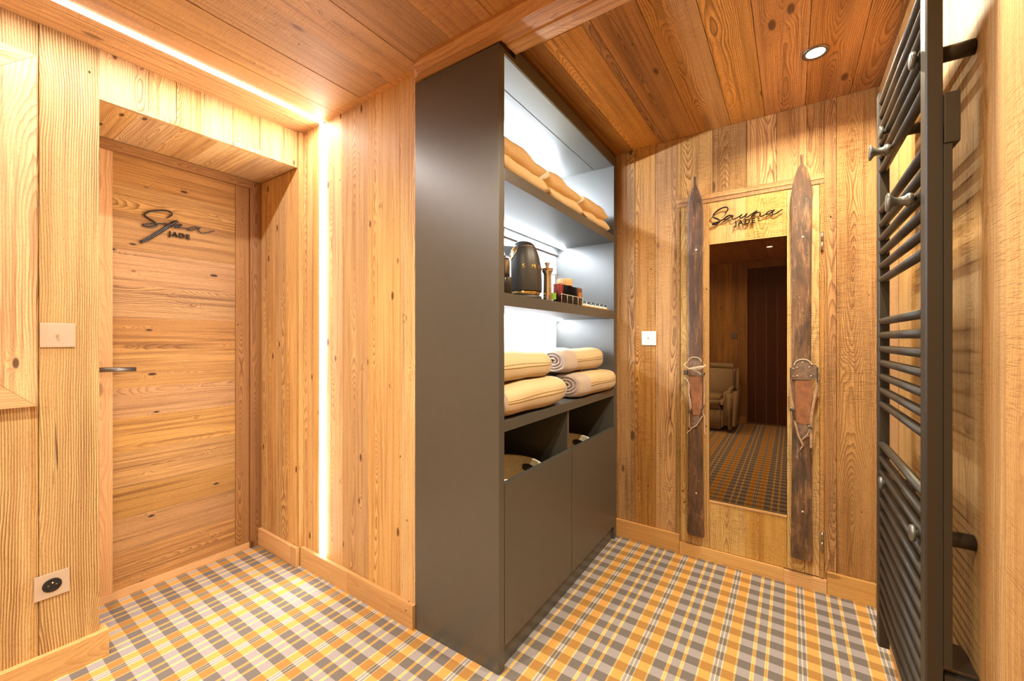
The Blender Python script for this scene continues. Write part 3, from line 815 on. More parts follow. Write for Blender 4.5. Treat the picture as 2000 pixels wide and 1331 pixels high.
towel_roll('rolled_towel', 'rear top rolled towel of the far pile, bright under the shelf light', -.285, .600, 1.130, ZT + .1265, .160, .118, 8, G, taupe=(30, 0))
towel_roll('rolled_towel', 'rear bottom rolled towel of the near pile, hidden behind the front one', -.275, .045, .500, ZT, .17, .124, 10, G)

# folded robes on the top shelf
def folded_robe(label, ly0, ly1, seed, lumps, hh):
    bm = nb(); L_ = ly1 - ly0; W = .30
    for lay_, (z0, th, x0, inset) in enumerate(((0, hh * .5, 0, 0), (hh * .47, hh * .53, -.008, .006))):
        ny, ns = 44, 36; rings = []
        for j in range(ny + 1):
            t_ = j / ny; y = ly0 + inset + (L_ - 2 * inset) * t_
            e = max(.12, 1 - (abs(t_ * 2 - 1)) ** 9) ** .5
            ring = []
            for q in range(ns):
                a = 2 * PI * q / ns; ca, sa = math.cos(a), math.sin(a)
                x_ = W / 2 * math.copysign(abs(ca) ** .45, ca); z_ = th / 2 * math.copysign(abs(sa) ** .8, sa) * e
                lump = 0
                if lay_ == 1 and sa > 0:
                    for (c_, w_, h_) in lumps: lump += h_ * math.exp(-((t_ - c_) / w_) ** 2)
                nz = noise.noise(Vector((x_ * 6, y * 8 + seed, z_ * 12 + lay_ * 3))) * .012
                zz = z0 + th / 2 + z_ + (lump * sa) + (nz * (1 if sa > -.2 else 0))
                ring.append(bm.verts.new((x0 + x_ + nz * (1 if ca > 0 else 0) - W / 2, y, max(zz, .0005))))
            rings.append(ring)
        for j in range(ny):
            for q in range(ns):
                f = bm.faces.new((rings[j][q], rings[j][(q + 1) % ns], rings[j + 1][(q + 1) % ns], rings[j + 1][q])); f.smooth = True
        bm.faces.new(rings[0][::-1]); bm.faces.new(rings[-1])
    bmesh.ops.recalc_face_normals(bm, faces=list(bm.faces))
    loc = CABO @ Vector((-.012, 0, 1.8262))
    o = obj('folded_blanket', bm, M['robe'], loc=(0, 0, 0)); o.location = loc; o.rotation_euler = (0, 0, R(.8))
    return tag(o, label, 'blanket', 'folded golden blankets on the top shelf')
folded_robe('golden-beige folded blanket on the top shelf nearest the cabinet side', .040, .395, 3, [(.15, .2, .022), (.55, .2, .016), ], .150)
folded_robe('golden-beige folded blanket in the middle of the top shelf', .412, .775, 11, [(.25, .2, .020), (.7, .2, .008), ], .140)
folded_robe('golden-beige folded blanket at the far right end of the top shelf', .790, 1.165, 23, [(.2, .2, .012), (.7, .2, .010), ], .140)

# ------------------------------------------------------------------ things on the middle shelf
ZM = 1.3700
def cthing(name, label, cat, lx, ly, z=ZM, rot=0.0, group=None):
    return thing(name, label, cat, CABO @ Vector((lx, ly, z)), R(.8) + rot, group)
def L(t): return MAT[t.name]
# kettle
kt = cthing('kettle', 'black domed electric kettle with gold letters, gold base and gold spout', 'kettle', -.115, .345)
bm = nb(); lathe(bm, [(0, .0), (.078, 0), (.082, .004), (.082, .014), (.076, .018), (0, .018)], seg=48); obj('base_plate', bm, M['matteblack'], kt, L(kt), label='black power base')
bm = nb(); lathe(bm, [(0, .0182), (.066, .0182), (.072, .022), (.078, .034), (0, .034)], seg=48); obj('base_ring', bm, M['gold'], kt, L(kt), label='gold ring under the body')
body = [(.0815, .0342), (.0825, .045), (.0820, .08), (.0800, .12), (.0765, .150), (.0715, .175), (.0650, .195), (.0590, .2085), (.0570, .2125)]
def kr(h):
    for (r0, h0), (r1, h1) in zip(body[:-1], body[1:]):
        if h0 <= h <= h1: return r0 + (r1 - r0) * (h - h0) / (h1 - h0)
    return body[0][0]
bm = nb(); lathe(bm, body, seg=64); obj('body', bm, M['matteblack'], kt, L(kt))
bm = nb(); lathe(bm, [(.0570, .2125), (.0573, .2138), (.0560, .2152)], seg=64); LR = bm
bm = nb(); lathe(bm, [(.0560, .2152), (.050, .2245), (.038, .2330), (.022, .2385), (0, .2405)], seg=64); ld = obj('lid', bm, M['matteblack'], kt, L(kt)); obj('lid_ring', LR, M['chrome'], ld, L(kt), label='chrome lid ring')
# spout: wedge toward the near front (viewer's left)
sa = R(-128)
def rotp(p, a): return (p[0] * math.cos(a) - p[1] * math.sin(a), p[0] * math.sin(a) + p[1] * math.cos(a), p[2])
bm = nb()
top = [(.050, -.036, .208), (.092, -.006, .214), (.094, 0, .215), (.092, .006, .214), (.050, .036, .208)]
bot = (.068, 0, .140)
vt = [bm.verts.new(rotp(p, sa)) for p in top]; vb = bm.verts.new(rotp(bot, sa))
for i in range(4): bm.faces.new((vt[i], vt[i + 1], vb))
bmesh.ops.recalc_face_normals(bm, faces=list(bm.faces))
sp = obj('spout', bm, M['chrome'], kt, L(kt), label='chrome spout')
m_ = sp.modifiers.new('thick', 'SOLIDIFY'); m_.thickness = .002
bm = nb(); tube(bm, smooth_line([rotp(p, sa) for p in ((.052, -.038, .209), (.094, -.006, .2155), (.096, 0, .216), (.094, .006, .2155), (.052, .038, .209))], 4), .0018, 8)
tube(bm, smooth_line([rotp(p, sa) for p in ((.052, .040, .209), (.068, .024, .170), (.072, 0, .138), (.068, -.024, .170), (.052, -.040, .209))], 5), .0022, 8)
obj('spout_rim', bm, M['chrome'], sp, L(kt), label='chrome spout rim')
bm = nb()
q = [rotp(p, R(-14)) for p in ((.0660, -.018, .204), (.0660, .020, .200), (.0755, -.004, .158))]
def onbody(ang, h, off): r_ = kr(h) + off; return (r_ * math.cos(ang), r_ * math.sin(ang), h)
gw = [onbody(R(a_), h_, .0014) for a_, h_ in ((-108, .206), (-96, .207), (-84, .207), (-74, .206), (-82, .186), (-92, .166), (-98, .156), (-103, .18))]
vs = [bm.verts.new(p) for p in gw]; bm.faces.new(vs)
ob = obj('spout_window', bm, M['gold'], sp, L(kt), label='gold triangular spout face')
m_ = ob.modifiers.new('thick', 'SOLIDIFY'); m_.thickness = .0015
bm = nb(); tube(bm, smooth_line([rotp(p, R(140)) for p in ((.048, 0, .212), (.085, 0, .225), (.118, 0, .205), (.122, 0, .15), (.108, 0, .09), (.078, 0, .055))], 6), .0085, 12, flat=.8)
obj('handle', bm, M['chrome'], kt, L(kt), label='chrome handle')
word = 'SMEG'
for i, ch in enumerate(word):
    t = text_mesh(ch, .022, .0010, 0); ang0 = R(-60 + i * 28)
    for q_ in range(-2, 22): bmesh.ops.bisect_plane(t, geom=list(t.verts) + list(t.edges) + list(t.faces), plane_co=(q_ * .001 + .00013, 0, 0), plane_no=(1, 0, 0), dist=1e-7)
    for v in t.verts:
        a = ang0 + v.co.x * 1.25 / .079; hh = .122 + v.co.y; r_ = kr(hh) + .0014 + v.co.z
        v.co = Vector((r_ * math.cos(a), r_ * math.sin(a), hh))
    obj('letter', t, M['gold'], kt, L(kt), label='gold letter')

kt.scale = (1.02, 1.02, 1.09)
# glass-topped grinder at the left edge
g = cthing('pepper_grinder', 'clear domed grinder with black base at the left end of the middle shelf', 'grinder', -.038, .096)
bm = nb(); lathe(bm, [(0, 0), (.024, 0), (.0255, .003), (.0255, .062), (.024, .065), (0, .065)], seg=32); obj('base', bm, M['black'], g, L(g))
bm = nb(); lathe(bm, [(.0225, .0655), (.0225, .125), (.0205, .139), (.013, .148), (0, .151)], seg=32); obj('dome', bm, M['glass'], g, L(g))
bm = nb(); lathe(bm, [(0, .066), (.013, .066), (.0125, .125), (.009, .137), (0, .140)], seg=24); obj('plunger', bm, M['steel'], g, L(g), label='metal inner piston')
CARY = oncab(1069, 560, -.032).y
JUGY = oncab(1081, 560, -.045).y
RY0 = oncab(1097, 580, -.015).y; RY1 = oncab(1139, 590, -.015).y
TY0 = oncab(1141, 595, -.022).y; TY1 = oncab(1188, 600, -.022).y
# dosing shaker / carafe
g = cthing('metal_carafe', 'slim shiny metal carafe with flared collar and round stopper beside the kettle', 'carafe', -.032, CARY)
bm = nb(); lathe(bm, [(0, 0), (.0175, 0), (.0190, .003), (.0175, .06), (.0165, .112), (.0185, .122), (.0245, .132), (.0250, .139), (.016, .140), (.008, .140), (0, .140)], seg=40); obj('body', bm, M['chrome'], g, L(g))
bm = nb(); lathe(bm, [(0, .1405), (.0262, .1405), (.0266, .1445), (.010, .1475), (0, .1475)], seg=32); obj('collar', bm, M['gold'], g, L(g), label='gold collar')
bm = nb(); lathe(bm, [(0, .1477), (.007, .1477), (.007, .156), (.013, .168), (.0135, .171), (0, .172)], seg=28); obj('stopper', bm, M['nickel'], g, L(g))
# glass jug behind
g = cthing('glass_jug', 'clear glass jug with looped handle and green label', 'jug', -.045, JUGY)
bm = nb(); lathe(bm, [(0, .001), (.026, .001), (.029, .004), (.029, .04), (.0235, .085), (.019, .118), (.0205, .130), (.0190, .130), (.0175, .118), (.0220, .085), (.0275, .04), (.0275, .006), (0, .004)], seg=40); obj('body', bm, M['thinglass'], g, L(g))
bm = nb(); tube(bm, smooth_line([(.018, .008, .112), (.030, .014, .110), (.038, .018, .082), (.035, .016, .042), (.0265, .012, .026)], 6), .0035, 10); obj('handle', bm, M['thinglass'], g, L(g))
bm = nb()
pr_ = []
for hh in (.012, .042):
    pr_.append([bm.verts.new((.0296 * math.cos(a), .0296 * math.sin(a), hh)) for a in [R(-95 + 8 * i) for i in range(8)]])
for i in range(7): bm.faces.new((pr_[0][i], pr_[0][i + 1], pr_[1][i + 1], pr_[1][i]))
ob = obj('label_sticker', bm, M['green'], g, L(g), label='green label'); m_ = ob.modifiers.new('thick', 'SOLIDIFY'); m_.thickness = .0006; m_.offset = 1
# acrylic rack with sachets
rx, ry = -.040, (RY0 + RY1) / 2; RL = (RY1 - RY0) / 2
g = cthing('acrylic_rack', 'clear acrylic rack holding upright sachets on the middle shelf', 'rack', rx, ry)
DIV = [-RL + 2 * RL * k_ / 4 for k_ in range(5)]
bm = nb()
box(bm, (-.024, -RL, 0), (.024, RL, .002))
for yy in DIV: box(bm, (-.024, yy - .001, .002), (.024, yy + .001, .042))
box(bm, (.022, -RL + .001, .002), (.024, RL - .001, .042)); box(bm, (-.024, -RL + .001, .002), (-.022, RL - .001, .042))
obj('tray', bm, M['thinglass'], g, L(g))
bm = nb()
for yy in DIV: tube(bm, [(.0245, yy, .0), (.0245, yy, .042)], .0011, 6)
tube(bm, [(.0245, -RL, .042), (.0245, RL, .042)], .0012, 6)
obj('edge', bm, M['white'], g, L(g), label='bright polished edge')  # edge highlight of the acrylic put in as white rods
# sachets: two red, ten black, each an object
def sachet(mat, nm):
    bm = nb(); fs = box(bm, (-.0195, -.0022, 0), (.0195, .0022, .088), 0, None, .001)
    for v in bm.verts:
        if v.co.z > .08 or v.co.z < .008: v.co.y *= .3
    return bm
PRO = {}
for i in range(12):
    red = i < 2
    yy = -RL + .007 + i * (1.5 * RL - .010) / 11
    for wl in DIV[1:4]:
        if abs(yy - wl) < .0036: yy = wl + (.0038 if yy >= wl else -.0038)
    p = CABO @ Vector((rx - .002, ry + yy, ZM + .0025))
    key = 'r' if red else 'b'
    if key not in PRO:
        bm = sachet(None, key); o = obj('tea_sachet', bm, M['red'] if red else M['black'], loc=(0, 0, 0)); PRO[key] = o
    else: o = PRO[key].copy(); C.objects.link(o)
    o.location = p; o.rotation_euler = (0, R(random.uniform(-.5, .5)), R(.8 + random.uniform(-1.0, 1.0)))
    if red: tag(o, 'one of two red tea sachets at the left end of the rack', 'sachet', 'red tea sachets in the rack')
    else: tag(o, 'one of the row of black tea sachets standing in the acrylic rack', 'sachet', 'black tea sachets in the rack')
g = cthing('sugar_box', 'small brown box with gold label at the right end of the rack', 'box', rx + .003, ry + RL * .75, ZM + .0025)
bm = nb(); SW = RL * .25 - .003; box(bm, (-.023, -SW, 0), (.017, SW, .088), 0, None, .001); obj('carton', bm, M['brownbox'], g, L(g))
bm = nb(); box(bm, (.0172, -SW * .5, .035), (.0178, SW * .7, .066)); obj('label_sticker', bm, M['gold'], g, L(g), label='gold label')
g = cthing('wooden_round_box', 'round pale wooden lidded box standing on top of the sachets', 'box', rx - .012, ry - RL * .12, ZM + .0912)
bm = nb(); lathe(bm, [(0, 0), (.036, 0), (.0365, .001), (.0365, .016), (0, .016)], seg=40); obj('base', bm, M['tray'], g, L(g))
bm = nb(); lathe(bm, [(.0378, .010), (.0380, .0165), (.0380, .031), (.0365, .033), (0, .0335)], seg=40); obj('lid', bm, M['tray'], g, L(g))
# capsule tray
g = cthing('capsule_tray', 'thin wooden tray carrying coffee capsules at the far end of the middle shelf', 'tray', -.050, (TY0 + TY1) / 2)
bm = nb(); TL = (TY1 - TY0) / 2; box(bm, (-.030, -TL, .0), (.030, TL, .008), 0, None, .001)
obj('board', bm, M['tray'], g, L(g))
cap = None
for r_ in range(2):
    for i in range(6):
        p = CABO @ Vector((-.050 + .014 - r_ * .030, TY0 + .022 + i * (TY1 - TY0 - .044) / 5, ZM + .0085))
        if cap is None:
            cap = thing('coffee_capsule', '', 'capsule', p, R(.8), 'small black and white coffee capsules on the tray')
            bm = nb(); lathe(bm, [(.0138, .0095), (.0135, .0120), (.0098, .0205), (.0070, .0225), (0, .0228)], seg=20); obj('dark_top', bm, M['black'], cap, L(cap))
            bm = nb(); lathe(bm, [(0, 0), (.0130, 0), (.0140, .0012), (.0140, .0094)], seg=20); obj('pale_base', bm, M['white'], cap, L(cap))
            t = cap
        else:
            t = cap.copy(); C.objects.link(t); t.location = p
            for ch in list(cap.children):
                c = ch.copy(); C.objects.link(c); c.parent = t
        t['label'] = ('front' if r_ == 0 else 'rear') + '-row black and white coffee capsule on the wooden tray'
        t['group'] = ('front' if r_ == 0 else 'rear') + ' row of coffee capsules on the tray'

# ------------------------------------------------------------------ wall frame, switches, socket
fr = thing('wall_mirror', 'wide pale mitred pine frame of a mirror hung on the left wall', 'mirror', (XL + .02, -.33, .97))
yr, zb_, zt, fwid, yl = .243, .971, 2.172, .125, -.92
bm = nb()
def quad_prism(bm, pts, x0, x1, g):
    A_ = [bm.verts.new((x1, p[0], p[1])) for p in pts]; B_ = [bm.verts.new((x0, p[0], p[1])) for p in pts]
    fs = [bm.faces.new(A_), bm.faces.new(B_[::-1])] + [bm.faces.new((A_[i], A_[(i + 1) % 4], B_[(i + 1) % 4], B_[i])) for i in range(4)]
    bmesh.ops.recalc_face_normals(bm, faces=fs); grainuv(bm, fs, g)
x0, x1 = XL + .0005, XL + .030
gp = .0006
quad_prism(bm, [(yr, zb_ + gp), (yr, zt - gp), (yr - fwid, zt - fwid - gp), (yr - fwid, zb_ + fwid + gp)], x0, x1, 2)
obj('frame_stile', bm, M['pale'], fr)
bm = nb(); quad_prism(bm, [(yl, zb_ + gp), (yl + fwid, zb_ + fwid + gp), (yl + fwid, zt - fwid - gp), (yl, zt - gp)], x0, x1, 2); obj('frame_stile', bm, M['pale'], fr)
bm = nb(); quad_prism(bm, [(yl + gp, zb_), (yr - gp, zb_), (yr - fwid - gp, zb_ + fwid), (yl + fwid + gp, zb_ + fwid)], x0, x1, 1); obj('frame_rail', bm, M['base'], fr)
bm = nb(); quad_prism(bm, [(yl + gp, zt), (yl + fwid + gp, zt - fwid), (yr - fwid - gp, zt - fwid), (yr - gp, zt)], x0, x1, 1); obj('frame_rail', bm, M['pale'], fr)
bm = nb(); box(bm, (XL + .001, yl + fwid, zb_ + fwid), (XL + .012, yr - fwid, zt - fwid)); obj('mirror_glass', bm, M['mirror'], fr)

xf = XL + .004
sw = thing('light_switch', 'champagne metal toggle switch plate on the left pine post', 'switch', (xf, .292, 1.17))
bm = nb(); box(bm, (xf + .0002, .252, 1.172), (xf + .006, .337, 1.257), 0, None, .001); obj('plate', bm, M['nickel'], sw)
bm = nb(); tube(bm, [(xf + .006, .2935, 1.214), (xf + .022, .2925, 1.2145)], [.0026, .0035], 12); obj('toggle', bm, M['chrome'], sw, label='small chrome toggle')
so = thing('power_socket', 'champagne metal wall socket with round black insert above the left baseboard', 'socket', (xf, .281, .29))
bm = nb()
box(bm, (xf + .0002, .239, .290), (xf + .006, .323, .374), 0, None, .001); obj('plate', bm, M['nickel'], so)
bm = nb(); lathe(bm, [(0, .0006), (.019, .0006), (.021, .0022), (.0235, .0024), (.0240, 0)], (xf + .0062, .281, .332), 36, ax=0); obj('insert', bm, M['black'], so)
for dy in (-.0095, .0095):
    bm = nb(); lathe(bm, [(0, .0035), (.0028, .0035), (.0028, .0020)], (xf + .0045, .281 + dy, .331), 12, ax=0); obj('contact', bm, M['metaldk'], so)
bm = nb(); tube(bm, [(xf + .0065, .281, .343), (xf + .016, .281, .343)], .0024, 10); obj('earth_pin', bm, M['chrome'], so, label='chrome earth pin')
s2 = thing('light_switch', 'white square toggle switch plate on the wall left of the sauna door', 'switch', (-.688, YS, 1.165))
bm = nb(); box(bm, (-.730, YS - .006, 1.165), (-.647, YS - .0005, 1.247), 0, None, .001); obj('plate', bm, M['white'], s2)
bm = nb(); tube(bm, [(-.6895, YS - .006, 1.207), (-.6895, YS - .022, 1.2075)], [.0026, .0035], 12); obj('toggle', bm, M['chrome'], s2, label='small chrome toggle')
s3 = thing('light_switch', 'grey switch plate on the wall behind the viewer, reflected in the sauna glass', 'switch', (-.68, YB, 1.21))
bm = nb(); box(bm, (-.72, YB + .0005, 1.21), (-.64, YB + .007, 1.29), 0, None, .001); obj('plate', bm, M['steel'], s3)

# ------------------------------------------------------------------ skis
def ski(label, xc, ytop, z0, z1, wmax, mat, seed, th=.014, tip=.042, sh=0.17):
    """tall wooden ski standing upright against the sauna door"""
    t = thing('antique_ski', label, 'ski', (xc, YD - .02, z0), group=None)
    yf = ytop
    hgt = z1 - z0 - tip
    prof = []   # (z, half width)
    N_ = 110
    for i in range(N_ + 1):
        s = i / N_; z = z0 + hgt * s
        wv_ = wmax / 2 * (.83 + .17 * abs(s * 2 - 1) ** 2.2)
        d = (z0 + hgt) - z
        if d < sh: wv_ *= max(0, 1 - (1 - d / sh) ** 2) ** .62 if d > 0 else 0
        wv_ = max(wv_, .006)
        if i == 0: wv_ *= .93
        prof.append((z, wv_))
    prof.append((z1 - tip * .6, .0055)); prof.append((z1 - .004, .0065)); prof.append((z1, .0045))
    bm = nb(); uvl, cll = lay(bm)
    rows = []
    for z, hw in prof:
        s = (z - z0) / (z1 - z0)
        bend = -.030 * max(0, (s - .88) / .12) ** 2      # tip curls forward
        y = yf + bend
        thk = th * (.55 + .6 * math.exp(-((s - .5) / .22) ** 2))
        rows.append([bm.verts.new((xc + a * hw, y + dy, z)) for a, dy in ((-1, thk), (-1, .002), (-.86, 0), (-.3, -.0012), (.3, -.0012), (.86, 0), (1, .002), (1, thk))])
    fs = []
    for a, b in zip(rows[:-1], rows[1:]):
        for i in range(8):
            f = bm.faces.new((a[i], a[(i + 1) % 8], b[(i + 1) % 8], b[i])); f.smooth = False
            f.material_index = 1 if i in (0, 6, 7) else 0; fs.append(f)
    fs += [bm.faces.new(rows[0][::-1]), bm.faces.new(rows[-1])]
    bmesh.ops.recalc_face_normals(bm, faces=fs)
    for f in fs:
        for l in f.loops: l[uvl].uv = (l.vert.co.x + seed, l.vert.co.z + seed * .7)
    obj('ski_board', bm, [mat, M['skiside']], t)
    # wall spacers that hold it off the door, and screws
    for zz in (z0 + .12 * (z1 - z0), z0 + .80 * (z1 - z0)):
        bm = nb(); tube(bm, [(xc, yf + .004, zz), (xc, YD - .0005, zz)], .008, 12); wsp = obj('wall_spacer', bm, M['metaldk'], t)
        bm = nb(); lathe(bm, [(0, -.0026), (.004, -.0024), (.0052, -.001), (.0052, .0)], (xc + (.004), yf - .0012, zz), 16, ax=1); obj('screw', bm, M['nickel'], wsp, label='pale screw head')
    return t
# left ski: base line of the photo; its face about 3 cm in front of the door
YK = 2.395
a = ony(1360, 1048, YK); b = ony(1353, 350, YK); c1 = (ony(1343.5, 560, YK) + ony(1373.5, 560, YK)) / 2
k1 = ski('left dark brown wooden ski with worn leather binding on the sauna door', c1.x, YK, a.z, b.z, .086, M['ski1'], 1.0)
a = ony(1573, 1096, YK); b2 = ony(1567, 306, YK); c2 = (ony(1548, 530, YK) + ony(1584, 530, YK)) / 2
k2 = ski('right scratched brown wooden ski with leather binding on the sauna door', c2.x, YK, a.z, b2.z, .089, M['ski2'], 4.0, th=.018)

def plate_arch(bm, xc, z0, z1, hw, y, th, mi=0, steps=14):
    pts = [(xc - hw, z0)]; pts.append((xc - hw, z1 - hw * .55))
    for i in range(steps + 1):
        a_ = PI - PI * i / steps; pts.append((xc + hw * math.cos(a_), z1 - hw * .62 + hw * .62 * math.sin(a_)))
    pts += [(xc + hw, z0)]
    return prism(bm, pts[:1] + pts[2:], 1, y, y - th, mi)
# left binding (photo y 697..865)
def pz(py, px): return ony(px, py, YK - .01).z
x1c = c1.x
def P1(x, y, dy=-.020): 
    k = 1 / 7.825; return ony(1320 + x * k, 690 + y * k, YK + dy)
def P2(x, y, dy=-.022):
    k = 1 / 6.66; return ony(1520 + x * k, 690 + y * k, YK + dy)
def poly_plate(pts, y0, th):
    bm = nb(); prism(bm, [(p.x, p.z) for p in pts], 1, y0, y0 - th, 0); return bm
arch = [P1(185, 350), P1(185, 130), P1(210, 90), P1(260, 68), P1(320, 70), P1(370, 95), P1(392, 140), P1(392, 350)]
bd = poly_plate(arch, YK - .0016, .006); tp1 = obj('toe_plate', bd, M['darkleather'], k1, label='dark leather toe plate')
bm = nb(); tube(bm, smooth_line([P1(185, 130, -.009), P1(210, 88, -.009), P1(260, 66, -.009), P1(320, 68, -.009), P1(370, 93, -.009), P1(392, 138, -.009)], 4), .0022, 8); obj('rim_wire', bm, M['cord'], tp1)
bm = nb(); box(bm, (P1(120, 0).x, YK - .030, P1(0, 330).z), (P1(180, 0).x, YK - .002, P1(0, 255).z), 0, None, .003); obj('toe_iron', bm, M['metaldk'], k1, label='dark metal toe iron'); bm = nb(); box(bm, (P1(392, 0).x, YK - .030, P1(0, 340).z), (P1(440, 0).x, YK - .002, P1(0, 285).z), 0, None, .003)
obj('toe_iron', bm, M['metaldk'], k1, label='dark metal toe iron')
pad = [P1(190, 352), P1(392, 352), P1(395, 600), P1(385, 960), P1(250, 955), P1(235, 700), P1(205, 560)]
bd = poly_plate(pad, YK - .0016, .004); obj('foot_pad', bd, M['leather'], k1, label='brown leather foot pad')
bm = nb()
for pts in ([(125, 180, -.030), (160, 215, -.032), (230, 240, -.034), (330, 225, -.036), (420, 205, -.034), (455, 195, -.026), (430, 170, -.020)],
            [(190, 240, -.034), (300, 250, -.034), (410, 225, -.034), (420, 200, -.032), (300, 215, -.030), (200, 235, -.032)],
            [(260, 262, -.030), (340, 290, -.030), (385, 330, -.028)],
            [(125, 180, -.030), (150, 150, -.018), (185, 135, -.008)],
            [(125, 370, -.028), (185, 430, -.026), (205, 520, -.024), (200, 620, -.022), (225, 740, -.020), (235, 860, -.018)],
            [(405, 960, -.016), (370, 1020, -.018), (310, 1110, -.016), (250, 1140, -.015), (215, 1180, -.014), (165, 1225, -.012)],
            [(420, 930, -.014), (440, 1010, -.014), (440, 1180, -.012), (455, 1250, -.012)]):
    tube(bm, smooth_line([P1(x, y, d) for x, y, d in pts], 5), .0020, 8)
obj('rawhide_cord', bm, M['cord'], k1, label='pale rawhide cord')
bm = nb()
for pts in ([(120, 360, -.018), (150, 420, -.012), (195, 560, -.012), (215, 860, -.012), (205, 1000, -.010), (210, 1150, -.008)],
            [(440, 340, -.018), (440, 560, -.014), (430, 790, -.012), (400, 940, -.010)]):
    tube(bm, smooth_line([P1(x, y, d) for x, y, d in pts], 5), .0042, 8, flat=.4)
obj('strap', bm, M['strap'], k1)
bm = nb(); box(bm, (P1(195, 0).x, YK - .020, P1(0, 880).z), (P1(245, 0).x, YK - .008, P1(0, 850).z), 0, None, .002)
obj('buckle', bm, M['metaldk'], k1); bm = nb(); tube(bm, smooth_line([P1(430, 790, -.016), P1(400, 850, -.018), P1(385, 940, -.016)], 4), .0035, 8); obj('buckle', bm, M['metaldk'], k1, label='dark metal buckle')
heel = [P1(250, 965), P1(385, 965), P1(375, 1090), P1(300, 1140), P1(235, 1110)]
bd = poly_plate(heel, YK - .0016, .003); obj('heel_plate', bd, M['darkleather'], k1)
# right binding
arch = [P2(205, 350), P2(160, 335), P2(160, 190), P2(205, 170), P2(225, 120), P2(280, 92), P2(340, 90), P2(400, 108), P2(440, 160), P2(500, 160), P2(505, 330), P2(440, 352)]
bd = poly_plate(arch, YK - .0016, .006); tp2 = obj('toe_plate', bd, M['darkleather'], k2, label='dark riveted metal toe plate')
bm = nb(); tube(bm, smooth_line([P2(205, 165, -.009), P2(225, 118, -.009), P2(280, 88, -.009), P2(340, 86, -.009), P2(400, 104, -.009), P2(442, 156, -.009)], 4), .0024, 8); obj('rim_wire', bm, M['cord'], tp2)
for x, y in ((320, 122), (245, 190), (405, 185), (245, 300), (430, 300), (195, 205), (195, 305)):
    p = P2(x, y); bm = nb(); lathe(bm, [(0, -.0022), (.0026, -.0018), (.0034, 0)], (p.x, YK - .0076, p.z), 14, ax=1); obj('rivet', bm, M['nickel'], tp2)
bm = nb(); box(bm, (P2(495, 0).x, YK - .032, P2(0, 350).z), (P2(522, 0).x, YK - .002, P2(0, 165).z), 0, None, .003); obj('toe_iron', bm, M['metaldk'], k2, label='dark metal toe iron'); bm = nb(); box(bm, (P2(150, 0).x, YK - .028, P2(0, 345).z), (P2(163, 0).x, YK - .002, P2(0, 190).z), 0, None, .002)
obj('toe_iron', bm, M['metaldk'], k2, label='dark metal toe iron')
pad = [P2(215, 358), P2(445, 358), P2(450, 560), P2(425, 700), P2(415, 930), P2(330, 945), P2(240, 905), P2(222, 700)]
bd = poly_plate(pad, YK - .0016, .004); obj('foot_pad', bd, M['leather'], k2, label='orange-brown leather foot pad')
bm = nb()
for pts, r_ in (([(155, 340, -.024), (150, 420, -.022), (165, 560, -.020), (190, 700, -.018), (215, 880, -.014), (240, 980, -.012), (265, 1080, -.010), (300, 1150, -.010), (325, 1210, -.008)], .0050),
            ([(510, 340, -.026), (500, 480, -.024), (465, 640, -.020), (440, 800, -.018), (430, 940, -.014), (430, 1100, -.012), (430, 1240, -.010)], .0062),
            ([(405, 1000, -.012), (380, 1060, -.012), (310, 1130, -.012)], .0034), ([(400, 1070, -.011), (340, 1110, -.011), (300, 1140, -.011)], .003),
            ([(325, 1210, -.008), (300, 1235, -.008), (288, 1260, -.008)], .0032)):
    tube(bm, smooth_line([P2(x, y, d) for x, y, d in pts], 5), r_, 8, flat=.45)
obj('strap', bm, M['strap'], k2, label='curled dry leather straps')
bm = nb()
tube(bm, smooth_line([P2(150, 715, -.022), P2(195, 735, -.024), P2(200, 800, -.022), P2(215, 870, -.018)], 4), .0045, 8)
box(bm, (P2(150, 0).x, YK - .024, P2(0, 745).z), (P2(185, 0).x, YK - .014, P2(0, 715).z), 0, None, .002)
obj('buckle', bm, M['metaldk'], k2); bm = nb(); tube(bm, [P2(385, 940, -.018), P2(435, 985, -.018)], .0035, 8)
obj('buckle', bm, M['metaldk'], k2, label='dark metal buckle')
heel = [P2(245, 915), P2(400, 950), P2(390, 1060), P2(330, 1120), P2(270, 1090), P2(235, 990)]
bd = poly_plate(heel, YK - .0016, .003); obj('heel_plate', bd, M['darkleather'], k2)

# ------------------------------------------------------------------ towel radiator
ra = thing('towel_radiator', 'tall dark bronze towel radiator on the right wall', 'radiator', (.26, 1.54, .18))
xf_ = .241; xb_ = .268
def upright(y0, y1):
    bm = nb()
    pts = [(xf_, y0 + .004), (xf_, y1 - .004), (xf_ + .003, y1), (xb_, y1), (xb_, y0), (xf_ + .003, y0)]
    prism(bm, pts, 2, .178, 2.020, 0); return bm
obj('upright', upright(1.240, 1.284), M['rad'], ra)
obj('upright', upright(1.812, 1.856), M['rad'], ra)
dz = .0456
zs = []
def zpx(py): return H + (CY - py) / F * 1.346
for p0, n_ in ((194, 6), (410, 6), (628, 7), (871, 13)):
    zs += [zpx(p0) - dz * i for i in range(n_)]
first = None
for z in zs:
    if first is None:
        bm = nb(); tube(bm, [(.252, 1.283, z), (.252, 1.813, z)], .0115, 20, flat=1.0); first = obj('tube', bm, M['rad'], ra); z00 = z
    else:
        o = first.copy(); C.objects.link(o); o.location.z = z - z00
for y in (1.292, 1.692):
    for z in (1.832, .760):
        bm = nb(); tube(bm, [(.262, y, z), (XR - .0005, y, z)], .0165, 24); wb = obj('wall_bracket', bm, M['rad'], ra)
        bm = nb(); lathe(bm, [(0, -.005), (.016, -.005), (.0185, -.003), (.0185, .003), (.008, .006), (.008, .024)], (.232, y + .012, z + (.012 if z > 1 else -.008)), 28, ax=0); obj('bracket_cap', bm, M['peg'], wb, label='grey round bracket cap')
